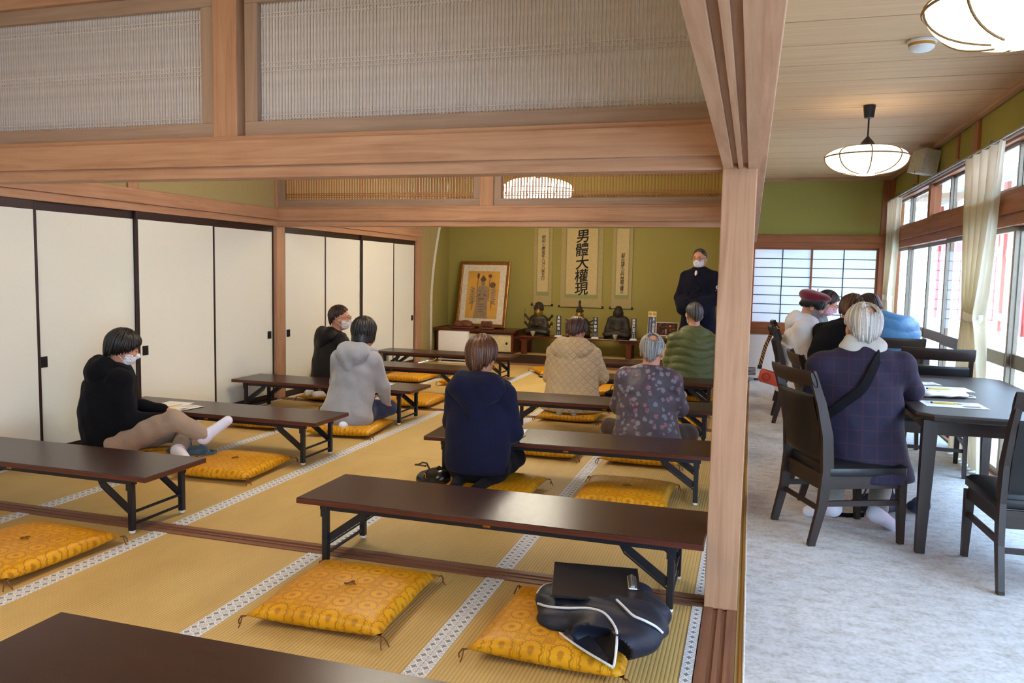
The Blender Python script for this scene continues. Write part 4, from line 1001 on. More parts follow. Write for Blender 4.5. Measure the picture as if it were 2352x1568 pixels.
# ================================================================== PEOPLE
def cloth(name, c, var=.12, rough=.9, weave=260, wr=.35, sheen=.2, spec=.25, c2=None, pat=None):
    t = NT(name); n = t.noise(t.coord(), 9, 4, .6, 1.2); n2 = t.noise(t.coord(), weave, 2)
    col = t.ramp(t.math('ADD', t.math('MULTIPLY', n, .5), t.math('MULTIPLY', n2, .5)), [(.32, dark(c, 1-var)), (.68, dark(c, 1+var))])
    h = t.math('ADD', t.math('MULTIPLY', n, 1.2), t.math('MULTIPLY', n2, .12))
    if pat: col, h = pat(t, col, h)
    t.base(col, rough, 0, spec); t.b.inputs['Sheen Weight'].default_value = sheen; t.bump(h, wr, .012); return t.m
SKIN = plain('skin', S(206, 150, 120), .5, 0, .4, .06, 25); SKIN.node_tree.nodes['Principled BSDF'].inputs['Subsurface Weight'].default_value = .1
MASK = plain('white_mask_cloth', S(238, 240, 244), .8, 0, .2, .02)
def hair_mat(name, c1, c2, rough=.42):
    t = NT(name); a = t.n('Attribute'); a.attribute_name = 'tone'; n = t.noise(t.coord(), 240, 2)
    t.base(t.mix(t.math('ADD', t.math('MULTIPLY', a.outputs['Fac'], .8), t.math('MULTIPLY', t.math('SUBTRACT', n, .5), .5), clamp=True), c1, c2), rough, 0, .5); return t.m
def rmat(yaw=0, pitch=0, roll=0):
    """head axes: yaw about z, pitch (+ = looking up) about x, roll about y"""
    return np.array((Matrix.Rotation(yaw, 3, 'Z') @ Matrix.Rotation(pitch, 3, 'X') @ Matrix.Rotation(roll, 3, 'Y')))
def head_prims(c, Rm, s=1.0):
    T = lambda p: c+Rm @ (np.array(p)*s); E = lambda p, r, k=.02: ell(T(p), np.array(r)*s, Rm, k)
    return [E((0, -.012, .028), (.077, .096, .088)), E((0, .022, -.03), (.066, .070, .085), .03), E((0, .036, -.078), (.047, .046, .036), .03),
            cap(T((0, .088, .0)), T((0, .106, -.036)), .009*s, .014*s, .012), E((0, .076, .02), (.052, .014, .012), .012), E((0, .083, -.066), (.024, .012, .010), .01),
            E((.079, -.008, -.018), (.010, .021, .033), .006), E((-.079, -.008, -.018), (.010, .021, .033), .006),
            E((.034, .078, -.022), (.02, .014, .016), .015), E((-.034, .078, -.022), (.02, .014, .016), .015)]
def hair(name, c, Rm, s, mt, parent, front=52, side=98, back=124, hang=0.0, n=300, off=.011, bald=None, rnd=1, lw=.0075, curl=0.0, capit=True, crown=.35):
    rg = random.Random(rnd); T = lambda p: c+Rm @ (np.array(p)*s)
    rad = np.array((.080, .099, .092))+off; cc = np.array((0, -.012, .026)); ca = np.array(Matrix.Rotation(crown, 3, 'X'))
    def end(phi):                                          # polar limit (deg) by azimuth, 0 = face
        f = math.cos(phi)
        return (front*max(0, f)**1.5+side*(1-abs(f)**1.5)+back*max(0, -f)**1.5)
    mb = MB(); tone = []
    for i in range(n):
        ph = rg.uniform(-PI, PI); te = math.radians(end(ph)+rg.uniform(-9, 7)); t0_ = rg.uniform(.02, .75)
        if bald:
            bd = np.array(bald[0])/np.linalg.norm(bald[0]); ba = math.radians(bald[1]+rg.uniform(-6, 6))
            hit = [th for th in np.linspace(0, te, 60) if math.acos(max(-1, min(1, np.dot(bd, (math.sin(th)*math.sin(ph), math.sin(th)*math.cos(ph), math.cos(th)))))) < ba]
            if hit: t0_ = max(t0_, max(hit))
        if t0_ > te-.2: continue
        pts = []; m = 9; o = off*rg.uniform(-.25, .35); wv = rg.uniform(0, 6); tw = rg.uniform(-.12, .12)
        hl = hang*rg.uniform(.88, 1.08) if te > math.radians(80) else 0
        for k in range(m):
            f = k/(m-1); th = t0_+(te-t0_)*f; p2 = ph+tw*f+curl*math.sin(4*f+wv)
            d = np.array((math.sin(th)*math.sin(p2), math.sin(th)*math.cos(p2), math.cos(th)))
            if hl and th > PI/2: d = np.array((math.sin(p2), math.cos(p2), math.cos(th)))*np.array((1, 1, .9))
            elif th > PI/2: hh = 1-.24*min(1, (th-PI/2)/.85)**1.5; d = np.array((hh*math.sin(p2), hh*math.cos(p2), 1.5*math.cos(th)))
            q = cc+d*(rad+o+(.004 if k == 0 else 0)); pts.append(T(q))
        if hl:
            for k in range(1, 5): pts.append(pts[m-1]+np.array((0, 0, -hl*s*k/4))+(c-pts[m-1])*np.array((.04*k, .04*k, 0)))
        w = lw*s*rg.uniform(.75, 1.25); mm = len(pts)
        b0 = len(mb.v); mb.tube(pts, [w*(.75+.5*math.sin(PI*min(1, (k+1)/mm))) if k < mm-1 else w*.25 for k in range(mm)], 5, True, flat=.55)
        tone += [rg.random()]*(len(mb.v)-b0)
    me = mb.mesh(name, mt, True); at = me.attributes.new('tone', 'FLOAT', 'POINT')
    at.data.foreach_set('value', tone); o_ = link(name, me, parent)
    if capit:
        e = ell(T(cc), (rad-.002)*s, Rm)
        e2 = cap(T((0, -.035, -.01)), T((0, -.036, -.12)), .066*s, .050*s, .03, None)
        def cut(p, d):
            q = (p-c) @ Rm/s-cc; q[:, 2] = np.where(q[:, 2] < 0, q[:, 2]/1.45, q[:, 2]); th = np.degrees(np.arctan2(np.hypot(q[:, 0], q[:, 1]), q[:, 2])); ph = np.arctan2(q[:, 0], q[:, 1]); f = np.cos(ph)
            lim = front*np.clip(f, 0, 1)**1.5+side*(1-np.abs(f)**1.5)+back*np.clip(-f, 0, 1)**1.5-4
            r = np.maximum(d, (th-lim)*.0016*s)
            if hang: r = np.minimum(r, np.maximum.reduce([np.hypot(q[:, 0]/(rad[0]*.97), q[:, 1]/(rad[1]*.97))*s*.09-.09*s, q[:, 2]*s, -(q[:, 2]*1.45*s+hang*.92*s+.02), (q[:, 1]-.02)*s]))
            if bald:
                qq = (p-c) @ Rm/s-cc; qq = qq/np.linalg.norm(qq, axis=1)[:, None]; bd = np.array(bald[0])/np.linalg.norm(bald[0])
                r = np.maximum(r, (bald[1]+4-np.degrees(np.arccos(np.clip(qq @ bd, -1, 1))))*.0016*s)
            return r
        blob('scalp_hair', [e] if hang else [e, e2], .0075*s, mt, o_, cut, 0.0 if not hang else hang*0)
    return o_
def mask(c, Rm, s, mt, parent, strap=True):
    T = lambda p: c+Rm @ (np.array(p)*s)
    P = head_prims(c, Rm, s)[:6]
    def cut(p, d):
        q = (p-c) @ Rm/s; return np.maximum.reduce([d, (q[:, 2]+.012+np.abs(q[:, 0])*.15)*s, (-.108-q[:, 2])*s, (.018-q[:, 1])*s, -(d+.005)])
    o = blob('face_mask', P, .0055*s, mt, parent, cut, .006*s)
    if strap:
        for e in (-1, 1): MB().tube([T((e*.062, .03, -.03)), T((e*.078, .0, -.012)), T((e*.089, -.028, .0)), T((e*.087, -.034, -.03)), T((e*.074, -.0, -.06)), T((e*.06, .03, -.085))], .0022*s, 5).build('strap', mt, o, True)
    return o
def eyes(c, Rm, s, parent, glasses=False, brow=S(30, 24, 22), closed=False):
    T = lambda p: tuple(c+Rm @ (np.array(p)*s))
    for e in (-1, 1):
        blob('eye', [ell(T((e*.031, .083, .0)), np.array((.013, .008, .0035 if closed else .006))*s, Rm)], .0022*s, M['hikite'], parent)
        MB().tube([T((e*.014, .090, .022)), T((e*.032, .090, .028)), T((e*.05, .080, .022))], [.002*s, .003*s, .0015*s], 5).build('eyebrow', bpy.data.materials.get('eyebrow') or plain('eyebrow', brow, .8), parent, True)
    if glasses:
        g = MB()
        for e in (-1, 1):
            g.tube([T((e*.033+.025*math.cos(t), .105-.012*abs(math.cos(t))*e*math.cos(t)*e if 0 else .104, .0+.018*math.sin(t))) for t in np.linspace(0, 2*PI, 17)], .0017*s, 5, False)
            g.tube([T((e*.058, .102, .006)), T((e*.078, .05, .006)), T((e*.086, -.01, .0)), T((e*.084, -.03, -.012))], .0017*s, 5)
        g.tube([T((-.008, .106, .002)), T((.008, .106, .002))], .0017*s, 5)
        g.build('glasses', bpy.data.materials.get('spectacle_frame') or plain('spectacle_frame', S(60, 50, 44), .3, .6), parent, True)
def rot2(rz, p): c, s = math.cos(rz), math.sin(rz); return np.array((c*p[0]-s*p[1], s*p[0]+c*p[1], p[2]))
SEIZA = dict(pel=(0, -.03, .20), wai=(0, -.01, .35), che=(0, .015, .50), nek=(0, .035, .655), hed=(0, .075, .825),
             shL=(-.165, .01, .60), shR=(.165, .01, .60), elL=(-.215, .06, .37), elR=(.215, .06, .37), wrL=(-.10, .27, .30), wrR=(.10, .27, .30),
             hiL=(-.085, .0, .18), hiR=(.085, .0, .18), knL=(-.12, .36, .155), knR=(.12, .36, .155), anL=(-.09, -.06, .10), anR=(.09, -.06, .10), toL=(-.07, -.20, .095), toR=(.07, -.20, .095))
def hand_prims(w, d, up, s=1.0, curl=.5, thumb=1):
    """palm from wrist w along d, five bent fingers"""
    w, d, up = v3(w), v3(d), v3(up); d = d/np.linalg.norm(d); sd = np.cross(d, up); sd /= np.linalg.norm(sd); up = np.cross(sd, d)
    P = [cap(w, w+d*.035*s, .024*s, .026*s, .02, None), cap(w+d*.03*s-sd*.022*s, w+d*.075*s-sd*.025*s, .013*s, .012*s, .012), cap(w+d*.03*s+sd*.02*s, w+d*.075*s+sd*.025*s, .013*s, .012*s, .012), cap(w+d*.03*s, w+d*.08*s, .015*s, .013*s, .012)]
    for k, (o, L) in enumerate(((-.030, .058), (-.010, .072), (.010, .068), (.029, .052))):
        a = w+d*.082*s+sd*o*s; b = a+(d*math.cos(curl*.6)-up*math.sin(curl*.6))*L*.55*s; e = b+(d*math.cos(curl*1.5)-up*math.sin(curl*1.5))*L*.5*s
        P += [cap(a, b, .0088*s, .0082*s, .004), cap(b, e, .0082*s, .007*s, .004)]
    a = w+d*.03*s-sd*.028*s*thumb; b = a+(d*.6-sd*.7*thumb-up*.25)*.038*s; e = b+(d*.9-sd*.2*thumb-up*.35)*.032*s
    return P+[cap(a, b, .012*s, .010*s, .01), cap(b, e, .010*s, .008*s, .004)]
def person(loc, rz, label, cfg):
    K = {k: rot2(rz, np.array(v, float)*np.array(cfg.get('scale', (1, 1, 1)))) for k, v in SEIZA.items()}
    for k, v in cfg.get('loc', {}).items(): K[k] = rot2(rz, v)           # overrides in the body's own frame
    for k, v in cfg.get('abs', {}).items(): K[k] = np.array(v, float)   # overrides along the room's axes
    sqt = lambda a, b: squash(cfg.get('tz', rz), a, b)
    hs = cfg.get('hs', 1.0); hy, hp, hr = cfg.get('head', (0, -.15, 0)); Rm = rmat(rz+hy, hp, hr); hc = K['hed']
    g = cfg.get('girth', 1.0); h = cfg.get('res', .011); TG = lambda p: np.asarray(p)
    # --- body: one continuous skin surface
    P = head_prims(hc, Rm, hs)
    P += [cap(hc+Rm @ np.array((0, -.025, -.06))*hs, K['nek'], .050*hs, .056*hs, .03)]
    P += [cap(K['nek'], K['che'], .06, .11*g, .06, sqt(1.15, .8)), cap(K['che'], K['pel'], .11*g, .11*g, .06, sqt(1.15, .8))]
    for e in 'LR':
        P += [cap(K['che']*.3+K['nek']*.7, K['sh'+e], .05, .05, .05), cap(K['sh'+e], K['el'+e], .045, .035, .03), cap(K['el'+e], K['wr'+e], .035, .024, .03)]
        P += [cap(K['hi'+e], K['kn'+e], .075*g, .05, .04), cap(K['kn'+e], K['an'+e], .048, .034, .03), cap(K['an'+e], K['to'+e], .033, .025, .03)]
        d = K['wr'+e]-K['el'+e]; d = d/np.linalg.norm(d); dd = cfg.get('hd'+e); d = d if dd is None else v3(dd)
        if not cfg.get('nohands'): P += hand_prims(K['wr'+e]+d*.01, d, cfg.get('hu'+e, (0, 0, 1)) if abs(d[2]) < .9 else (0, 1, 0), 1.0, cfg.get('curl', .6), 1 if e == 'R' else -1)
    o = blob('person', P, cfg.get('bres', .0085), SKIN); o.location = loc; tag(o, label, 'person', cfg.get('group'))
    # --- top garment
    u = cfg.get('ease', .028); tw, td = cfg.get('tw', 1.28), cfg.get('td', .86); hem = K['pel']+np.array(cfg.get('hem', (0, 0, -.02)))
    Q = [cap(K['nek']-np.array((0, 0, .05)), K['che'], .075+u, .105*g+u, .08, sqt(1.18, td)), cap(K['che'], K['wai'], .105*g+u, .105*g+u, .08, sqt(tw, td)), cap(K['wai'], hem, .105*g+u, .118*g+u+cfg.get('flare', 0), .08, sqt(tw, td*1.05))]
    for e in 'LR':
        Q += [cap(K['nek']-np.array((0, 0, .045)), K['sh'+e], .058+u*.5, .050+u*.6, .06)]
    Q += [cap(K['nek']-np.array((0, 0, .06)), K['nek']+np.array((0, 0, .0)), .070+u*.3, .060, .04)]
    SL = {}
    for e in 'LR':
        Q += [cap(K['sh'+e], K['el'+e], .050+u*.6, .042+u*.5, .025), cap(K['el'+e], K['el'+e]*.12+K['wr'+e]*.88, .042+u*.5, .032+u*.4+cfg.get('cuff', 0), .03)]
    gz = cfg.get('gmod')
    zc = cfg.get('hemz', .06)
    ph = random.random()*6
    def fold(p, d):
        f = .0022*np.sin(p[:, 2]*38+5*np.sin(p[:, 0]*7+ph)+p[:, 1]*11)+.0014*np.sin(p[:, 0]*60+p[:, 2]*25+ph*2)
        d = d+f*cfg.get('folds', 1.0)
        if gz: d = gz(p, d)
        nz = (p-hc) @ Rm
        return np.maximum(d, zc-p[:, 2])
    gm = cfg['top']; jk = blob(cfg.get('topname', 'jacket'), Q, h, gm, o, fold)
    # --- trousers
    if cfg.get('legs', True):
        Lg = [cap(K['hiL'], K['hiR'], .105*g, .105*g, .06), cap(K['pel'], K['pel']+np.array((0, 0, .03)), .122*g, .118*g, .06, sqt(1.15, .9))]
        for e in 'LR': Lg += [cap(K['hi'+e], K['kn'+e], .092*g, .068, .05), cap(K['kn'+e], K['an'+e]*.92+K['kn'+e]*.08, .066, .052, .03)]
        zf = cfg.get('floor', .055)
        blob('trousers', Lg, h, cfg['pants'], o, lambda p, d: np.maximum(d+.003*np.sin(p[:, 0]*40+p[:, 1]*33+p[:, 2]*27), zf-p[:, 2]))
        for e in 'LR':
            d = K['to'+e]-K['an'+e]; d /= max(np.linalg.norm(d), 1e-6)
            blob('sock', [cap(K['an'+e]*.94+K['kn'+e]*.06, K['an'+e], .041, .040, .02), cap(K['an'+e], K['to'+e]+d*.03, .040, .032, .02), ell(K['an'+e]-d*.02+np.array((0, 0, -.008)), (.036, .036, .034))], .008, cfg.get('socks', M['white']), o)
    # --- hood / collar
    hd = cfg.get('hood')
    if hd:
        w = hd.get('w', 1.0); dn = hd.get('drop', .12); nk = K['nek']; F = lambda p: nk+rot2(cfg.get('tz', rz), np.array(p))
        H = [cap(F((-.115*w, .03, .0)), F((-.07*w, -.075, .045)), .036*w, .040*w, .03), cap(F((.115*w, .03, .0)), F((.07*w, -.075, .045)), .036*w, .040*w, .03), cap(F((-.07*w, -.08, .045)), F((.07*w, -.08, .045)), .040*w, .040*w, .03),
             ell(F((0, -.095, .0)), (.150*w, .052*w, .060*w), np.array(Matrix.Rotation(cfg.get('tz', rz), 3, 'Z')), .06), cap(F((-.05*w, -.115, -.02)), F((.0, -.125, -dn)), .045*w, .026*w, .09), cap(F((.05*w, -.115, -.02)), F((.0, -.125, -dn)), .045*w, .026*w, .09)]
        hm = cfg.get('hoodm', gm); ho = cfg.get('hoodmod')
        blob('hood', H, .0095, hm, o, lambda p, d: np.maximum((ho(p, d) if ho else d)+.003*np.sin(p[:, 0]*45+p[:, 2]*30), -(np.linalg.norm((p-F((0, .02, .07)))*np.array((1, 1, .5)), axis=1)-.068)))
    if cfg.get('collar'):
        cm, ch_, cr = cfg['collar']; F = lambda p: K['nek']+rot2(rz, np.array(p))
        blob('collar', [cap(F((0, -.005, -.03)), F((0, .0, ch_)), cr, cr*.92, .02)], .008, cm, o, lambda p, d: np.maximum(np.maximum(d, -(d+.014)), (p-F((0, 0, ch_)))[:, 2]))
    # --- hair, mask, eyes
    if cfg.get('hair'): hair('hair', hc, Rm, hs, parent=o, **cfg['hair'])
    if cfg.get('mask'): mask(hc, Rm, hs, cfg['mask'], o)
    if cfg.get('eyes', True): eyes(hc, Rm, hs, o, cfg.get('glasses', False), closed=cfg.get('closed', False))
    o['_k'] = 0; del o['_k']
    return o, K, hc, Rm
BLK = hair_mat('black_hair', S(14, 13, 14), S(38, 34, 34)); BRN = hair_mat('brown_dyed_hair', S(46, 26, 18), S(132, 84, 52)); DBR = hair_mat('dark_brown_hair', S(28, 20, 18), S(70, 48, 40))
GRY = hair_mat('grey_hair', S(92, 92, 92), S(206, 206, 204)); WHT_H = hair_mat('white_hair', S(168, 164, 156), S(240, 238, 232)); SLT = hair_mat('salt_pepper_hair', S(34, 33, 34), S(120, 118, 116)); RBR = hair_mat('reddish_dark_hair', S(40, 24, 26), S(96, 66, 62))
NAVY = cloth('navy_fleece', S(25, 28, 52), .1, .95, 300, .4, .05, .15); BLACKF = cloth('black_fleece', S(16, 17, 22), .12, .95, 300, .4, .03, .12); BLACKN = cloth('black_nylon', S(18, 18, 21), .15, .6, 200, .5, .03, .3)
GREYW = cloth('grey_wool', S(150, 154, 162), .12, .95, 420, .35, .5); JEANS = cloth('denim', S(36, 52, 92), .15, .9); BLKP = cloth('black_trousers', S(22, 22, 26), .1, sheen=.03, spec=.15); TANP = cloth('tan_chinos', S(158, 138, 118), .1, .85, 200, .4); BRNP = cloth('brown_trousers', S(72, 58, 52), .12); GRYP = cloth('grey_trousers', S(150, 148, 140), .1)
SOCK = cloth('white_sock', S(226, 228, 244), .04, .9, 300, .15); BLUS = cloth('pale_blue_sock', S(170, 200, 210), .06)
def quilt(t, col, h):
    tc = t.n('TexCoord'); sp = t.n('SeparateXYZ'); t.l(tc.outputs['Object'], sp.inputs[0]); a = t.math('ADD', t.math('MULTIPLY', sp.outputs[0], 15), t.math('MULTIPLY', sp.outputs[2], 15)); b = t.math('SUBTRACT', t.math('MULTIPLY', sp.outputs[0], 15), t.math('MULTIPLY', sp.outputs[2], 15))
    q = t.math('MINIMUM', t.math('PINGPONG', a, .5), t.math('PINGPONG', b, .5)); q2 = t.math('PINGPONG', t.math('MULTIPLY', sp.outputs[2], 30), .5); q = t.math('MINIMUM', q, t.math('ADD', q2, .12))
    q = t.math('POWER', t.math('MULTIPLY', q, 2), .45); return t.mix(t.math('MULTIPLY', t.math('SUBTRACT', 1, q), .35), col, S(140, 118, 84)), t.math('ADD', t.math('MULTIPLY', h, .4), t.math('MULTIPLY', q, 1.6))
BEIGE = cloth('beige_quilting', S(206, 184, 146), .06, .75, 200, .55, .2, .3, pat=quilt)
def floral(t, col, h):
    v = t.coord(rot=(0, .5, 0)); vo = t.n('TexVoronoi'); vo.inputs['Scale'].default_value = 24; t.l(v, vo.inputs['Vector']); n = t.noise(t.coord(), 60, 3, .7)
    d = t.math('ADD', vo.outputs['Distance'], t.math('MULTIPLY', t.math('SUBTRACT', n, .5), .8)); sp = t.n('SeparateXYZ'); t.l(vo.outputs['Color'], sp.inputs[0])
    m = t.math('MULTIPLY', t.math('LESS_THAN', d, .42), t.math('GREATER_THAN', sp.outputs[0], .35)); rd = t.math('GREATER_THAN', sp.outputs[1], .62); n2 = t.noise(t.coord(), 130, 2)
    pc = t.mix(rd, S(146, 150, 168), t.mix(t.math('GREATER_THAN', n2, .5), S(170, 60, 74), S(160, 150, 166)))
    return t.mix(t.math('MULTIPLY', m, .55), col, pc), h
FLOR = cloth('floral_satin', S(72, 64, 78), .12, .42, 300, .55, .1, .5, pat=floral)
OLIVE = cloth('olive_nylon', S(88, 98, 52), .1, .45, 200, .6, .1, .5); BLUEN = cloth('blue_nylon', S(64, 124, 176), .1, .45, 200, .6, .1, .5); WHTC = cloth('white_coat_cloth', S(236, 236, 240), .04, .8, 200, .5, .2)
def plaid(t, col, h):
    tc = t.n('TexCoord'); sp = t.n('SeparateXYZ'); t.l(tc.outputs['Object'], sp.inputs[0]); a = t.math('LESS_THAN', t.math('PINGPONG', t.math('MULTIPLY', sp.outputs[0], 14), .5), .05); b = t.math('LESS_THAN', t.math('PINGPONG', t.math('MULTIPLY', sp.outputs[2], 14), .5), .05)
    return t.mix(t.math('MULTIPLY', t.math('MAXIMUM', a, b), .16), col, S(112, 52, 62)), h
BLAZ = cloth('navy_check_blazer', S(40, 36, 58), .1, .75, 400, .4, .05, .25, pat=plaid); ROBE = cloth('dark_navy_robe', S(18, 21, 38), .1, .85, 300, .35, .03, .15)
SCARF = cloth('pale_grey_scarf', S(196, 196, 190), .07, .95, 300, .4, .4); PINK = plain('pink_mask', S(232, 186, 204), .8); GREYM = plain('grey_mask', S(150, 134, 138), .8); BERET = cloth('burgundy_felt', S(118, 24, 48), .1, .95, 300, .25, .5)
def puff(pitch, amp):
    def f(p, d): return d-amp*np.abs(np.sin(PI*(p[:, 2]+.02*np.sin(p[:, 0]*14))/pitch))**.6+amp*.6
    return f

# young man in the black hoodie, one knee up
person((-4.10, 4.24, 0), -.55, 'young person in a black hoodie and tan trousers sitting with one knee raised', dict(top=BLACKF, topname='hoodie', pants=TANP, socks=SOCK, ease=.045, girth=1.08, hemz=.075, td=.95,
    scale=(1.05, 1, .97), tz=-.6, hs=.93, head=(-.25, -.28, .1), hd=None, abs=dict(pel=(-.0, -.02, .19), wai=(-.02, -.02, .34), che=(-.01, 0, .49), nek=(.02, .02, .635), hed=(.085, .03, .785), hiL=(.02, .04, .16), hiR=(.10, -.08, .15), knR=(.485, .03, .325), anR=(.66, .12, .215), toR=(.75, .19, .295), knL=(.36, .32, .20), anL=(.52, .02, .125), toL=(.62, -.05, .11), elR=(.20, -.08, .32), wrR=(.36, .10, .30), elL=(-.13, .22, .36), wrL=(.16, .34, .31)),
    hair=dict(mt=BLK, front=74, side=106, back=135, n=420, off=.018, rnd=3, lw=.008), mask=MASK, hood=dict(w=1.12, drop=.13)))
# man in the black jacket, in profile with glasses and mask
person((-4.06, 7.07, 0), -.45, 'man in a black jacket with glasses and a white mask by the sliding doors', dict(top=BLACKN, pants=BLKP, ease=.045, girth=1.08, hemz=.07, scale=(1.04, 1, 1.02), head=(-.75, .02, .0), tz=-.45,
    abs=dict(hed=(.085, .04, .848)), hair=dict(mt=SLT if 0 else DBR, front=50, side=90, back=131, n=340, off=.009, rnd=4, lw=.006), mask=MASK, glasses=True, hood=dict(w=1.05, drop=.10), res=.013, bres=.0095))
# woman in the grey hooded coat
person((-3.125, 5.80, 0), -.12, 'woman in a grey wool hooded coat with dark bobbed hair', dict(top=GREYW, topname='coat', pants=JEANS, socks=SOCK, ease=.036, girth=1.0, flare=.035, hemz=.085, hem=(-.02, -.03, -.05), head=(-.1, -.1, .0), tz=-.15,
    abs=dict(hed=(.07, .07, .822), nek=(.045, .03, .66), che=(.02, .0, .50), shR=(.185, .0, .60), shL=(-.125, .0, .60), elR=(.235, .07, .385), wrR=(.20, .22, .235), elL=(-.19, .08, .38)),
    hair=dict(mt=DBR if 0 else BLK, front=62, side=92, back=98, hang=.10, n=420, off=.013, rnd=5, lw=.007), hood=dict(w=1.05, drop=.12)))
# woman in the navy hoodie
p4, k4, h4, R4 = person((-1.535, 4.42, 0), .0, 'woman in a navy hoodie kneeling, short brown hair and gold earring', dict(top=NAVY, topname='hoodie', pants=BLKP, socks=BLKP, ease=.036, girth=1.0, flare=.0, hemz=.155, hem=(0, 0, .0), head=(-.1, -.12, .0),
    hs=.96, abs=dict(hed=(-.015, .08, .835), shL=(-.145, .01, .615), shR=(.155, .01, .615), elR=(.195, .06, .385), elL=(-.19, .06, .42), wrR=(.13, .24, .27), wrL=(-.06, .28, .36)),
    hair=dict(mt=BRN, front=60, side=104, back=139, n=480, off=.015, rnd=6, lw=.0065), hood=dict(w=1.22, drop=.16)))
for e in (-1, 1): MB().tube([tuple(h4+R4 @ np.array((e*.084+.0*math.cos(t), -.004+.010*math.cos(t), -.062+.011*math.sin(t)))) for t in np.linspace(0, 2*PI, 13)], .0025, 6, False).build('earring', M['gold'], p4, True)
# person in the beige quilted coat
person((-1.55, 7.10, 0), .0, 'person in a beige quilted hooded coat with reddish-dark hair, looking down', dict(top=BEIGE, topname='quilted_coat', pants=JEANS, socks=BLUS, ease=.05, girth=1.06, flare=.05, hemz=.09, hem=(.0, -.02, -.05), head=(-.1, -.55, .0), td=.95, tw=1.32,
    abs=dict(hed=(-.01, .15, .80), nek=(-.01, .04, .655), shL=(-.18, .02, .60), shR=(.175, .02, .60), elL=(-.235, .08, .37), elR=(.255, .08, .40)),
    hair=dict(mt=RBR, front=60, side=100, back=135, n=360, off=.016, rnd=7, lw=.0065), hood=dict(w=1.36, drop=.18), res=.013, bres=.0095))
# man in the floral jacket
p6, k6, h6, R6 = person((-.705, 5.84, 0), .0, 'balding grey-haired man in a dark floral satin jacket sitting cross-legged', dict(top=FLOR, pants=BRNP, ease=.04, girth=1.08, flare=.035, hemz=.10, hem=(.01, -.02, -.04), head=(.0, -.2, .0), scale=(1.05, 1, .96), td=.95,
    abs=dict(hed=(.015, .06, .78), nek=(.01, .02, .625), knL=(-.30, .16, .16), knR=(.30, .20, .15), anL=(.05, .26, .11), anR=(-.05, .28, .11), toL=(.16, .27, .10), toR=(-.16, .29, .10), elL=(-.225, .08, .345), elR=(.235, .06, .36)),
    hair=dict(mt=GRY, front=60, side=86, back=135, n=420, off=.010, rnd=8, lw=.0055, bald=((.14, -.62, .76), 31)), collar=(FLOR, .0, .072)))
K = k6['pel']
MB().tube([tuple(K+np.array((.195*math.cos(t)+.01, .165*math.sin(t)-.02, -.085+.006*math.sin(3*t)))) for t in np.linspace(0, 2*PI, 33)], .02, 8, False).build('hem_band', BLKP, p6, True)
MB().tube([tuple(K+np.array((.215*math.cos(t)+.01, .183*math.sin(t)-.02, -.092+.006*math.sin(3*t)))) for t in np.linspace(PI*1.35, PI*1.95, 17)], .0035, 6).build('hem_stripe', M['white'], p6, True)
# man in the green puffer jacket
person((-.575, 8.55, 0), .1, 'man in a green puffer jacket with short grey-flecked hair and mask loops', dict(top=OLIVE, topname='puffer_jacket', pants=BLKP, ease=.055, girth=1.05, flare=.02, hemz=.16, hem=(0, 0, .02), head=(.28, -.05, .0), scale=(1.08, 1, 1.1), gmod=puff(.082, .016), folds=.6,
    abs=dict(hed=(-.0, .06, .935), nek=(.01, .03, .75), che=(0, .01, .57)), hair=dict(mt=SLT, front=52, side=90, back=129, n=380, off=.008, rnd=9, lw=.0055), mask=MASK, collar=(OLIVE, .065, .078), res=.012, bres=.0095))
# monk in the dark robe, standing
mk, km, hm, Rmk = person((-.64, 10.42, .003), 2.78, 'standing monk in a dark navy robe with glasses and a white mask', dict(top=ROBE, topname='robe', legs=False, ease=.045, girth=1.06, hemz=.02, hem=(0, .0, -.80), flare=.07, cuff=.07, head=(.05, -.08, .0), td=.92, bres=.0075, res=.014, nohands=False,
    loc=dict(pel=(0, 0, .90), wai=(0, .0, 1.05), che=(0, .01, 1.22), nek=(0, .01, 1.405), hed=(0, .04, 1.565), shL=(-.19, .0, 1.33), shR=(.19, .0, 1.33), elL=(-.255, .05, 1.05), elR=(.255, .05, 1.05), wrL=(-.06, .24, .93), wrR=(.06, .24, .93), hiL=(-.09, 0, .88), hiR=(.09, 0, .88), knL=(-.1, .02, .47), knR=(.1, .02, .47), anL=(-.1, 0, .09), anR=(.1, 0, .09), toL=(-.11, .14, .04), toR=(.11, .14, .04)),
    hair=dict(mt=SLT, front=44, side=84, back=123, n=420, off=.004, rnd=10, lw=.0045, capit=True), mask=MASK, glasses=True, folds=.8))
F = lambda p: tuple(km['nek']+rot2(2.78, np.array(p)))
MB().sweep([F((-.055, .03, .015)), F((-.05, .10, -.03)), F((.0, .145, -.12)), F((.09, .15, -.26)), F((.13, .12, -.38))], .012, .05, up=(0, 0, 1)).build('lapel', ROBE, mk)
MB().sweep([F((.055, .03, .015)), F((.05, .10, -.03)), F((.0, .15, -.13)), F((-.07, .158, -.24))], .012, .05, up=(0, 0, 1)).build('lapel', ROBE, mk)
blob('undershirt', [ell(F((0, .112, -.035)), (.020, .018, .045))], .008, M['white'], mk)
cr = Vector(km['shL']*.55+km['elL']*.45)+Vector((.035, -.068, 0))
EMB = bpy.data.objects.new('sleeve_emblem', None); COL.objects.link(EMB); EMB.parent = mk; EMB.location = cr; EMB.rotation_euler = (0, 0, .45)
MB().lathe([(0, 0), (.026, 0), (.026, .002), (0, .003)], 24).build('crest_disc', M['sheetpaper'], EMB).rotation_euler = (PI/2, 0, 0)
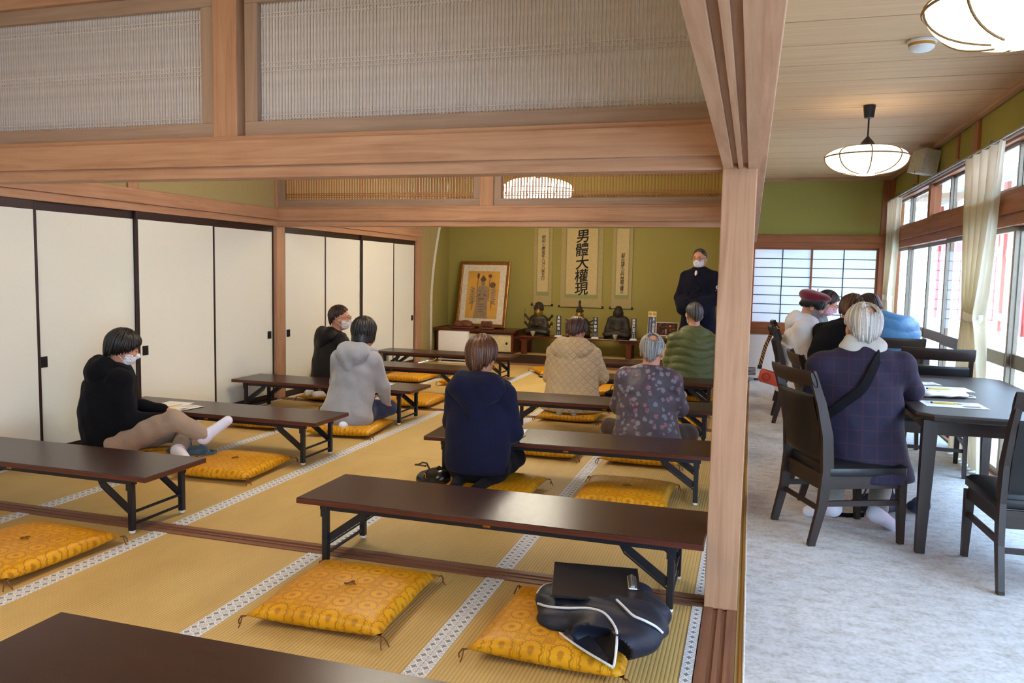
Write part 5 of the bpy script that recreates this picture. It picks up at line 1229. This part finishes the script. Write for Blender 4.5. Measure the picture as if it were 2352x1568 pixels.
for k in range(3): MB().lathe([(0, 0), (.009, 0), (.009, .0015), (0, .0015)], 12, (.011*math.cos(PI/2+k*2.094), .011*math.sin(PI/2+k*2.094), .003)).build('crest_petal', M['grey'], EMB).rotation_euler = (PI/2, 0, 0)
B('crest_line', M['sheetpaper'], -.026, .026, -.002, 0, -.042, -.036, EMB, 0)

# seated at the dining tables
def chairpose(lean=0.0, z=.0):
    return dict(pel=(0, -.02, .485), wai=(0, .0+lean*.3, .63), che=(0, .02+lean*.75, .79), nek=(0, .03+lean*1.35, .945), hed=(0, .07+lean*1.8, 1.10), shL=(-.175, .01+lean*1.2, .895), shR=(.175, .01+lean*1.2, .895), elL=(-.225, .08+lean, .66), elR=(.225, .08+lean, .66), wrL=(-.09, .29+lean, .72), wrR=(.09, .29+lean, .72),
                hiL=(-.09, .02, .46), hiR=(.09, .02, .46), knL=(-.11, .42, .455), knR=(.11, .42, .455), anL=(-.10, .36, .09), anR=(.10, .36, .09), toL=(-.10, .48, .035), toR=(.10, .48, .035))
p9, k9, h9, R9 = person((.575, 4.50, .004), .12, 'white-haired man in a navy checked blazer and pale scarf seated at the table', dict(top=BLAZ, topname='blazer', pants=GRYP, socks=SOCK, ease=.045, girth=1.06, flare=.015, hemz=.31, hem=(.04, -.06, -.19), head=(-.05, -.22, .0), td=.92, floor=.02, bres=.0085, folds=.9,
    loc=dict(chairpose(.02), hed=(.015, .07, 1.083), nek=(.01, .03, .94), shL=(-.195, .01, .872), shR=(.20, .02, .885), elR=(.285, .12, .745), wrR=(.33, .36, .735), elL=(-.23, .10, .64), wrL=(-.1, .32, .71), anL=(-.09, .08, .085), toL=(-.17, .16, .04), anR=(.13, .02, .085), toR=(.195, .03, .04), knL=(.02, .38, .43), knR=(.24, .32, .45)),
    hair=dict(mt=WHT_H, front=60, side=88, back=137, n=480, off=.012, rnd=11, lw=.006, bald=((.22, -.72, .62), 25))))
blob('scarf', [cap(k9['nek']+np.array((-.05, -.02, .015)), k9['nek']+np.array((.05, -.02, .015)), .066, .066, .04), cap(k9['nek']+np.array((-.05, .0, .055)), k9['nek']+np.array((.05, .0, .055)), .056, .056, .04), cap(k9['nek']+np.array((.0, .04, .02)), k9['nek']+np.array((.0, .06, -.02)), .07, .06, .04)], .009, SCARF, p9, lambda p, d: d+.004*np.sin(p[:, 2]*90+p[:, 0]*20))
st = [k9['shR']+np.array((-.09, -.01, .105)), k9['shR']+np.array((-.11, -.075, .085)), k9['shR']+np.array((-.15, -.155, .01)), k9['che']+np.array((.0, -.190, -.01)), k9['che']+np.array((-.07, -.190, -.07)), k9['che']+np.array((-.13, -.178, -.13)), k9['wai']+np.array((-.20, -.125, -.03)), k9['wai']+np.array((-.205, .0, -.08))]
for _ in range(3): st = [st[0]]+[q for a_, b_ in zip(st[:-1], st[1:]) for q in (a_*.75+b_*.25, a_*.25+b_*.75)]+[st[-1]]
MB().sweep([tuple(p) for p in st], .012, .045, up=(-.5, 0, 1)).build('bag_strap', BLKP, p9)
p10, k10, h10, R10 = person((.43, 7.80, .004), -PI/2, 'woman in a burgundy beret and white hooded coat looking down', dict(top=WHTC, topname='coat', pants=WHTC, ease=.05, girth=1.0, flare=.05, hemz=.28, hem=(.05, 0, -.14), head=(.0, -.5, .0), td=.95, bres=.0075, floor=.02, eyes=True, closed=True,
    loc=dict(chairpose(.03), hed=(0, .13, 1.085), nek=(0, .065, .945), shL=(-.165, .04, .88), shR=(.165, .04, .88), elR=(.20, .10, .66), wrR=(.06, .30, .60), elL=(-.2, .12, .66), wrL=(-.06, .32, .63)), hdR=(.85, .1, -.4), hdL=(.8, 0, -.5),
    hair=dict(mt=BLK, front=70, side=104, back=131, hang=.03, n=300, off=.010, rnd=12, lw=.0065), mask=GREYM, hood=dict(w=1.05, drop=.12), res=.012))
T10 = lambda p: h10+R10 @ np.array(p)
bo = blob('beret', [ell(T10((0, -.03, .085)), (.128, .138, .048), R10 @ rmat(0, .30, .0)), ell(T10((0, -.075, .055)), (.10, .09, .055), R10, .05)], .0075, BERET, p10, lambda p, d: np.maximum(d, -((p-h10) @ R10[:, 2]-.012-((p-h10) @ R10[:, 1])*.28)))
MB().tube([tuple(T10((0, -.04, .13))), tuple(T10((0, -.05, .150))), tuple(T10((0, -.053, .158)))], .004, 6).build('beret_stalk', BERET, bo, True)
MB().tube([tuple(k10['nek']+np.array(p)) for p in ((-.03, -.10, .02), (-.02, -.13, -.03), (.02, -.16, -.10), (.05, -.165, -.2))], .005, 6).build('coat_piping', JEANS, p10, True)
person((.56, 8.75, .004), -PI/2, 'person with a pink mask and glasses behind the woman in the beret', dict(top=cloth('grey_green_jacket', S(104, 116, 116), .1), pants=BLKP, ease=.035, hemz=.36, head=(.0, -.45, .0), floor=.02, glasses=True, closed=True,
    loc=dict(chairpose(.05), hed=(0, .20, 1.085), nek=(0, .11, .945)), hair=dict(mt=DBR, front=58, side=100, back=133, n=300, off=.013, rnd=13, lw=.0065), mask=PINK, res=.013, bres=.0095))
person((1.12, 7.13, .004), .10, 'person in a blue quilted jacket bent forward over the far dining table', dict(top=BLUEN, topname='jacket', pants=BLKP, ease=.055, girth=1.05, hemz=.38, head=(.3, -.9, .0), gmod=puff(.085, .012), folds=.5, floor=.02, eyes=False,
    loc=dict(chairpose(.12), che=(.03, .10, .86), nek=(-.05, .20, 1.0), hed=(-.10, .34, 1.08), shL=(-.19, .14, .95), shR=(.16, .14, .95), elL=(-.27, .36, .78), elR=(.25, .36, .78), wrL=(-.12, .50, .765), wrR=(.1, .52, .765)), hair=dict(mt=DBR, front=64, side=104, back=137, n=320, off=.016, rnd=14, lw=.007), res=.012, bres=.0095))
person((.75, 7.44, .004), -.45, 'dark-clothed person with brown hair leaning behind the man in the blazer', dict(top=BLACKF, topname='sweater', pants=BLKP, ease=.04, hemz=.05, head=(.1, -.6, .0), floor=.02, eyes=False, socks=BLKP,
    loc=dict(pel=(0, -.14, .60), wai=(0, -.10, .70), che=(0, .0, .80), nek=(0, .12, .925), hed=(.03, .22, 1.06), shL=(-.17, .06, .87), shR=(.17, .06, .87), elL=(-.23, .16, .74), elR=(.22, .16, .75), wrL=(-.10, .34, .765), wrR=(.1, .34, .765), hiL=(-.09, -.12, .58), hiR=(.09, -.12, .58), knL=(-.1, .04, .36), knR=(.1, .04, .36), anL=(-.1, -.12, .07), anR=(.1, -.12, .07), toL=(-.1, .0, .035), toR=(.1, .0, .035)),
    hair=dict(mt=BRN, front=66, side=106, back=139, n=420, off=.024, rnd=15, lw=.008, curl=.15), res=.013, bres=.0095))
# ================================================================== SMALL THINGS
PRINT = plain('printed_grey', S(120, 120, 124), .7)
def sheet(cx, cy, z, w, d, rz, label, lines=5, name='paper_sheet', block=False):
    r = thing(name, label, 'paper', (cx, cy, z), rz)
    MB().grid(lambda u, v: ((u-.5)*w, (v-.5)*d, .0008+.0025*max(0, abs(u-.5)-.38)), 9, 5).grid(lambda u, v: ((u-.5)*w, (v-.5)*d, .0002+.0022*max(0, abs(u-.5)-.38)), 9, 5).build('sheet', M['sheetpaper'], r, True)
    for k in range(lines):
        l = w*(.55+.3*random.random()); y = d*(.36-.11*k); MB().box(-w*.42, -w*.42+l, y, y+.004, .0008, .0014).build('printed_line', PRINT, r)
    if block: MB().box(w*.12, w*.4, -d*.36, -d*.12, .0008, .0014).build('printed_block', PRINT, r)
    return r
YEL = plain('yellow_barrel', S(226, 196, 84), .4)
def pencil(x, y, z, rz, label):
    r = thing('pencil', label, 'pencil', (x, y, z+.0045), rz)
    MB().tube([(-.065, 0, 0), (.05, 0, 0)], .0042, 6).build('barrel', YEL, r); MB().tube([(-.075, 0, 0), (-.065, 0, 0)], .0042, 6).build('end_cap', M['black'], r)
    MB().tube([(.05, 0, 0), (.066, 0, 0), (.074, 0, 0)], [.0042, .0022, .0006], 6).build('tip', M['grey'], r)
TT = TZ+.004
sheet(-4.10, 4.80, TT, .22, .29, .05, 'cream handout on the table before the young person in the black hoodie', 0)
sheet(-3.92, 4.75, TT+.002, .16, .21, -.15, 'printed slip overlapping the cream handout by the young person', 4, block=True)
pencil(-4.02, 4.75, TT+.004, 1.45, 'yellow pencil across the papers before the young person')
sheet(-3.17, 6.36, TT, .21, .30, .05, 'white handout by the grey hooded woman\'s elbow', 3)
sheet(-1.415, 4.80, TT, .11, .297, .12, 'white handout peeking out beside the navy hoodie\'s sleeve', 0)
pencil(-1.342, 4.70, TT, 1.5, 'yellow pencil beside the navy hooded woman\'s handout')
DT = .7045
sheet(1.03, 4.545, DT, .29, .20, .03, 'printed handout on the near dining table, closest to the viewer', 4, block=True)
pencil(1.00, 4.545, DT+.002, -.05, 'yellow pencil on the handout closest to the viewer on the dining table')
sheet(1.12, 5.20, DT, .29, .20, .06, 'handout lying farther along the near dining table', 4)
pencil(1.09, 5.13, DT+.002, .0, 'yellow pencil on the farther handout of the near dining table')
sheet(1.04, 5.42, DT, .2, .14, .2, 'small card beyond the handouts on the near dining table', 2, block=True)
r = thing('white_bag', 'crumpled white cloth pouch with looped handles on the near dining table', 'bag', (1.06, 4.83, DT), .25)
blob('pouch', [ell((0, 0, .014), (.12, .045, .012)), ell((.05, .02, .022), (.06, .03, .016)), ell((-.09, .01, .02), (.03, .025, .014))], .006, M['sheetpaper'], r, lambda p, d: np.maximum(d+.003*np.sin(p[:, 0]*60+p[:, 1]*40), .0005-p[:, 2]))
MB().tube([(.09, .02, .02), (.13, .02, .014), (.155, .0, .006), (.14, -.03, .005), (.10, -.03, .008)], .005, 6, flat=.4).build('handle', M['sheetpaper'], r, True)
sheet(1.02, 8.95, DT, .29, .20, .5, 'handout on the far dining table before the pink-masked person', 3); sheet(1.25, 8.6, DT, .29, .20, -.3, 'handout on the far dining table near the person in blue', 3); sheet(.98, 8.2, DT, .25, .18, .1, 'handout on the far dining table before the woman in the beret', 3)
o = tag(MB().box(-.08, .08, -.05, .05, 0, .02, 0, .003).build('booklet', plain('dark_red_cover', S(90, 40, 40), .5)), 'dark red booklet on the far dining table', 'book'); o.location = (1.08, 9.25, DT); o.rotation_euler.z = .3

# navy jacket-bag with white piping, clipboard on top
NYL = cloth('navy_nylon', S(26, 32, 48), .12, .5, 240, .3, .02, .35); PIPE = plain('white_piping', S(222, 226, 232), .5); LIN = plain('black_lining', S(14, 14, 16), .7)
zb_ = .085
bagn = thing('navy_bag', 'navy nylon bag with white piping slumped on the gold cushion', 'bag', (-.47, 2.74, zb_))
def bagmod(p, d):
    d = d+.004*np.sin(p[:, 0]*34+8*np.sin(p[:, 1]*9))+.003*np.sin(p[:, 1]*45+p[:, 2]*50)
    mouth = np.linalg.norm((p-np.array((.02, -.285, .03)))/np.array((1.55, 1.3, .8)), axis=1)-.085
    return np.maximum.reduce([d, -mouth, .002-p[:, 2]])
BODY_ = [ell((-.02, .05, .03), (.21, .20, .055), k=.06), ell((.10, -.10, .035), (.145, .16, .055), k=.06), ell((.05, -.21, .04), (.12, .12, .048), k=.05), ell((-.19, .08, .03), (.075, .085, .04), k=.05), ell((.03, .24, .035), (.13, .06, .045), k=.05), ell((.17, .05, .035), (.075, .13, .045), k=.05), ell((-.12, -.06, .015), (.10, .08, .028), k=.05)]
blob('body', BODY_, .0085, NYL, bagn, bagmod)
def onbag(path, n=26, up=.004):
    P = np.array(path, float); t = np.linspace(0, len(P)-1, n); xy = np.stack([np.interp(t, range(len(P)), P[:, k]) for k in (0, 1)], 1); out = []
    for x, y in xy:
        zs = np.linspace(.11, .0, 111); G = np.stack([np.full(111, x), np.full(111, y), zs], 1); D = None
        for p in BODY_:
            d = p['f'](G); k = p['k']
            if D is None: D = d
            else: m = np.clip(k-np.abs(D-d), 0, None)/k; D = np.minimum(D, d)-m*m*k*.25
        D = bagmod(G, D); i = np.argmax(D < 0); out.append((x, y, zs[i]+up if (D < 0).any() else .006))
    for _ in range(2): out = [out[0]]+[tuple((np.array(out[i-1])+2*np.array(out[i])+np.array(out[i+1]))/4) for i in range(1, len(out)-1)]+[out[-1]]
    return out
MB().tube(onbag([(-.235, -.01), (-.19, -.06), (-.12, -.085), (-.04, -.10), (.03, -.14), (.08, -.20), (.105, -.27), (.10, -.325)]), .0045, 8).build('piping', PIPE, bagn, True)
UP_ = onbag([(-.235, -.01), (-.19, -.06), (-.12, -.085), (-.04, -.10), (.03, -.14), (.08, -.20), (.105, -.27), (.10, -.325)]); n_ = len(UP_)
LOW_ = [(-.225+.30*t, -.03-.285*t-.02*math.sin(PI*t), .004+.004*t) for t in np.linspace(0, 1, n_)]
def gape(u, v):
    i = u*(n_-1); k = min(int(i), n_-2); w = i-k; p = np.array(UP_[k])*(1-w)+np.array(UP_[k+1])*w; q = np.array(LOW_[k])*(1-w)+np.array(LOW_[k+1])*w
    r_ = p*(1-v)+q*v; s_ = math.sin(PI*v)*math.sin(PI*u); return (r_[0]+.02*s_, r_[1]+.035*s_, max(.003, r_[2]-.018*s_-.003))
MB().grid(gape, 24, 9).build('mouth_lining', LIN, bagn, True)
MB().grid(lambda u, v: (LOW_[int(10+15*u)][0]+.01*v, LOW_[int(10+15*u)][1]-.004+.07*v*math.sin(PI*(.15+.85*u)), .007+.022*v*math.sin(PI*v*.5)), 16, 6).build('lower_lip', NYL, bagn, True)
MB().tube([UP_[-1]]+[(p[0], p[1]-.002, p[2]+.004) for p in LOW_[::-1][:17]], .0042, 8).build('piping', PIPE, bagn, True)
MB().tube(onbag([(.06, -.03), (.10, -.09), (.135, -.145), (.185, -.15), (.235, -.13)], 18, .009), .0045, 8).build('piping', PIPE, bagn, True)
MB().tube(onbag([(-.215, .15), (-.25, .10), (-.255, .05)], 10), .003, 6).build('piping', PIPE, bagn, True)
cb = thing('clipboard', 'black clipboard with a steel clip lying on the navy bag', 'clipboard', (-.515, 2.872, zb_+.092), .22); cb.rotation_euler = (.06, .03, .2)
CBM = plain('black_vinyl', S(32, 33, 36), .35)
MB().box(-.165, .165, -.145, .145, 0, .006, 0, .0025).build('board', CBM, cb); MB().tube([(-.165, -.148, .003), (.15, -.148, .003)], .0045, 6).build('spine_edge', M['black'], cb, True)
ck = bpy.data.objects.new('clip', None); COL.objects.link(ck); ck.parent = cb; ck.location = (.135, .0, .006)
MB().box(-.018, .018, -.055, .055, 0, .010, 0, .006).build('clip_plate', M['steel'], ck); MB().tube([(.0, -.045, .012), (.0, .045, .012)], .008, 10).build('clip_barrel', M['steel'], ck, True); B('clip_lever', M['black'], .016, .026, -.05, .05, .0, .006, ck)

# denim-teal shoulder bag by the young person
DEN = cloth('teal_canvas', S(70, 92, 104), .12, .8, 260, .3)
r = thing('shoulder_bag', 'teal canvas shoulder bag with looped strap on the empty gold cushion', 'bag', (-3.58, 4.36, .08), .1)
blob('pouch', [ell((-.03, .0, .02), (.13, .065, .03)), ell((.06, .02, .03), (.07, .05, .03))], .008, DEN, r, lambda p, d: np.maximum(d+.003*np.sin(p[:, 0]*50), .001-p[:, 2]))
MB().sweep([(.03+.05*math.cos(t), .03+.03*math.sin(t)*.4, .075+.055*math.sin(t)) for t in np.linspace(-.6, PI+1.2, 22)], .045, .006, up=(0, 0, 1)).build('strap_loop', DEN, r)
MB().sweep([(.07, -.01, .02), (.14, -.02, .018), (.185, .0, .015), (.175, .05, .012), (.12, .06, .015)], .005, .026, up=(0, 0, 1)).build('strap', DEN, r)
B('buckle', M['black'], -.03, -.015, .0, .02, .05, .09, r)
# black leather handbag
LEA = plain('glossy_black_leather', S(18, 18, 20), .22, 0, .6, .2, 30, .1)
r = thing('handbag', 'glossy black handbag with brass fittings beside the navy hooded woman', 'bag', (-1.84, 4.46, .002), -.3)
blob('body', [ell((0, 0, .055), (.105, .06, .055), k=.04), ell((.04, .02, .075), (.07, .05, .045), k=.04), ell((-.03, -.01, .04), (.085, .065, .04), k=.04)], .007, LEA, r, lambda p, d: np.maximum(d+.002*np.sin(p[:, 0]*70), .001-p[:, 2]))
MB().tube([(-.05, .02, .1), (-.10, .05, .125), (-.16, .08, .115), (-.21, .10, .09), (-.23, .09, .088), (-.16, .065, .10), (-.1, .04, .11)], .006, 6).build('handle', LEA, r, True)
MB().tube([(.0, .02, .115), (.04, .0, .135), (.09, .02, .11)], .007, 6).build('handle', LEA, r, True)
MB().tube([(-.02+.009*math.cos(t), -.066, .083+.014*math.sin(t)) for t in np.linspace(0, 2*PI, 13)], .0022, 5, False).build('brass_ring', M['gold'], r); B('zip_pull', M['gold'], -.012, -.004, -.07, -.066, .045, .075, r, .001)
for x, z in ((-.06, .05), (-.06, .035)): MB().lathe([(0, 0), (.004, .0), (0, .003)], 8).build('stud', M['gold'], r).matrix_basis = Matrix.Translation((x, -.064, z)) @ Matrix.Rotation(PI/2, 4, 'X')
def soft_bag(loc, rz, s, m, label, loop=True):
    r = thing('soft_bag', label, 'bag', loc, rz)
    blob('body', [ell((0, 0, .05*s), (.13*s, .08*s, .05*s)), ell((.05*s, .01, .07*s), (.07*s, .06*s, .045*s))], .01, m, r, lambda p, d: np.maximum(d+.003*np.sin(p[:, 0]*50+p[:, 1]*30), .001-p[:, 2]))
    if loop: MB().tube([(-.07*s, 0, .08*s), (-.05*s, 0, .14*s), (.02*s, 0, .17*s), (.08*s, 0, .14*s), (.09*s, 0, .09*s)], .008, 6, flat=.5).build('handle', m, r, True)
    return r
soft_bag((-3.56, 6.10, .003), .2, .9, LEA, 'small black bag on the floor behind the grey hooded woman')
soft_bag((-1.36, 8.42, .003), .1, .95, BLKP, 'black bag with a handle between the beige coat and the floral jacket')
bp = soft_bag((.74, 4.86, .004), .3, 1.1, cloth('deep_blue_nylon', S(30, 40, 72), .1, .5, 240, .4, .05, .5), 'dark blue bag on the carpet under the blazer man\'s chair')
MB().sweep([(-.1, -.08, .01), (-.2, -.09, .008), (-.27, -.07, .008), (-.3, -.10, .02)], .004, .03, up=(0, 0, 1)).build('strap', BLKP, bp)
r = soft_bag((.99, 4.98, .004), .9, .7, bpy.data.materials['deep_blue_nylon'], 'crumpled blue cloth bag on the carpet beside the table leg', False)
# red bag hanging from the chair back
RL = plain('orange_red_leather', S(206, 84, 62), .4, 0, .5, .06)
r = thing('crossbody_bag', 'orange-red leather bag hanging by a striped strap from the chair back', 'bag', (.19, 7.62, .36), -.25)
MB().box(-.105, .105, -.035, .035, .0, .125, 0, .028).build('body', RL, r, True).rotation_euler = (0, .22, 0)
lo_ = bpy.data.objects.new('stamped_emblem', None); COL.objects.link(lo_); lo_.parent = r; lo_.location = (-.015, -.0362, .07); lo_.rotation_euler = (0, .22, 0)
STP = plain('stamped_dark', S(120, 36, 28), .5)
for q, w in ((.040, .0016), (.034, .0008), (.023, .0012)): MB().tube([(q*math.cos(t), 0, q*math.sin(t)) for t in np.linspace(0, 2*PI, 33)], w, 5, False).build('emblem_ring', STP, lo_)
for k in range(18):
    t = 2*PI*k/18; MB().box(-.0015, .0015, -.0006, .0006, -.003, .003).build('emblem_mark', STP, lo_).matrix_basis = Matrix.Translation((.0285*math.cos(t), 0, .0285*math.sin(t))) @ Matrix.Rotation(-t, 4, 'Y')
for z in (.005, -.004): B('emblem_bar', STP, -.011, .011, -.0006, .0006, z-.0015, z+.0015, lo_, 0)
t = NT('animal_stripe_strap'); w = t.n('TexWave'); w.inputs['Scale'].default_value = 14; w.inputs['Distortion'].default_value = 6; t.l(t.coord(rot=(0, .8, 0)), w.inputs['Vector']); t.base(t.mix(t.math('GREATER_THAN', w.outputs['Fac'], .5), S(176, 116, 62), S(24, 20, 20)), .7)
MB().sweep([(-.085, 0, .165), (-.075, .0, .21), (-.05, .02, .34), (-.01, .05, .46), (.02, .07, .515), (.05, .10, .53)], .034, .004, up=(0, 1, .2)).build('strap', t.m, r)
MB().sweep([(-.088, 0, .135), (-.085, 0, .17)], .04, .006, up=(0, 1, .2)).build('strap_end', M['black'], r)
for x, z in ((-.095, .128), (.105, .10)): MB().tube([(x+.008*math.cos(q), 0, z+.012*math.sin(q)) for q in np.linspace(0, 2*PI, 13)], .002, 5, False).build('strap_ring', M['steel'], r)
B('zip', M['black'], -.09, .08, -.002, .002, .121, .1235, r, 0).rotation_euler = (0, .22, 0)
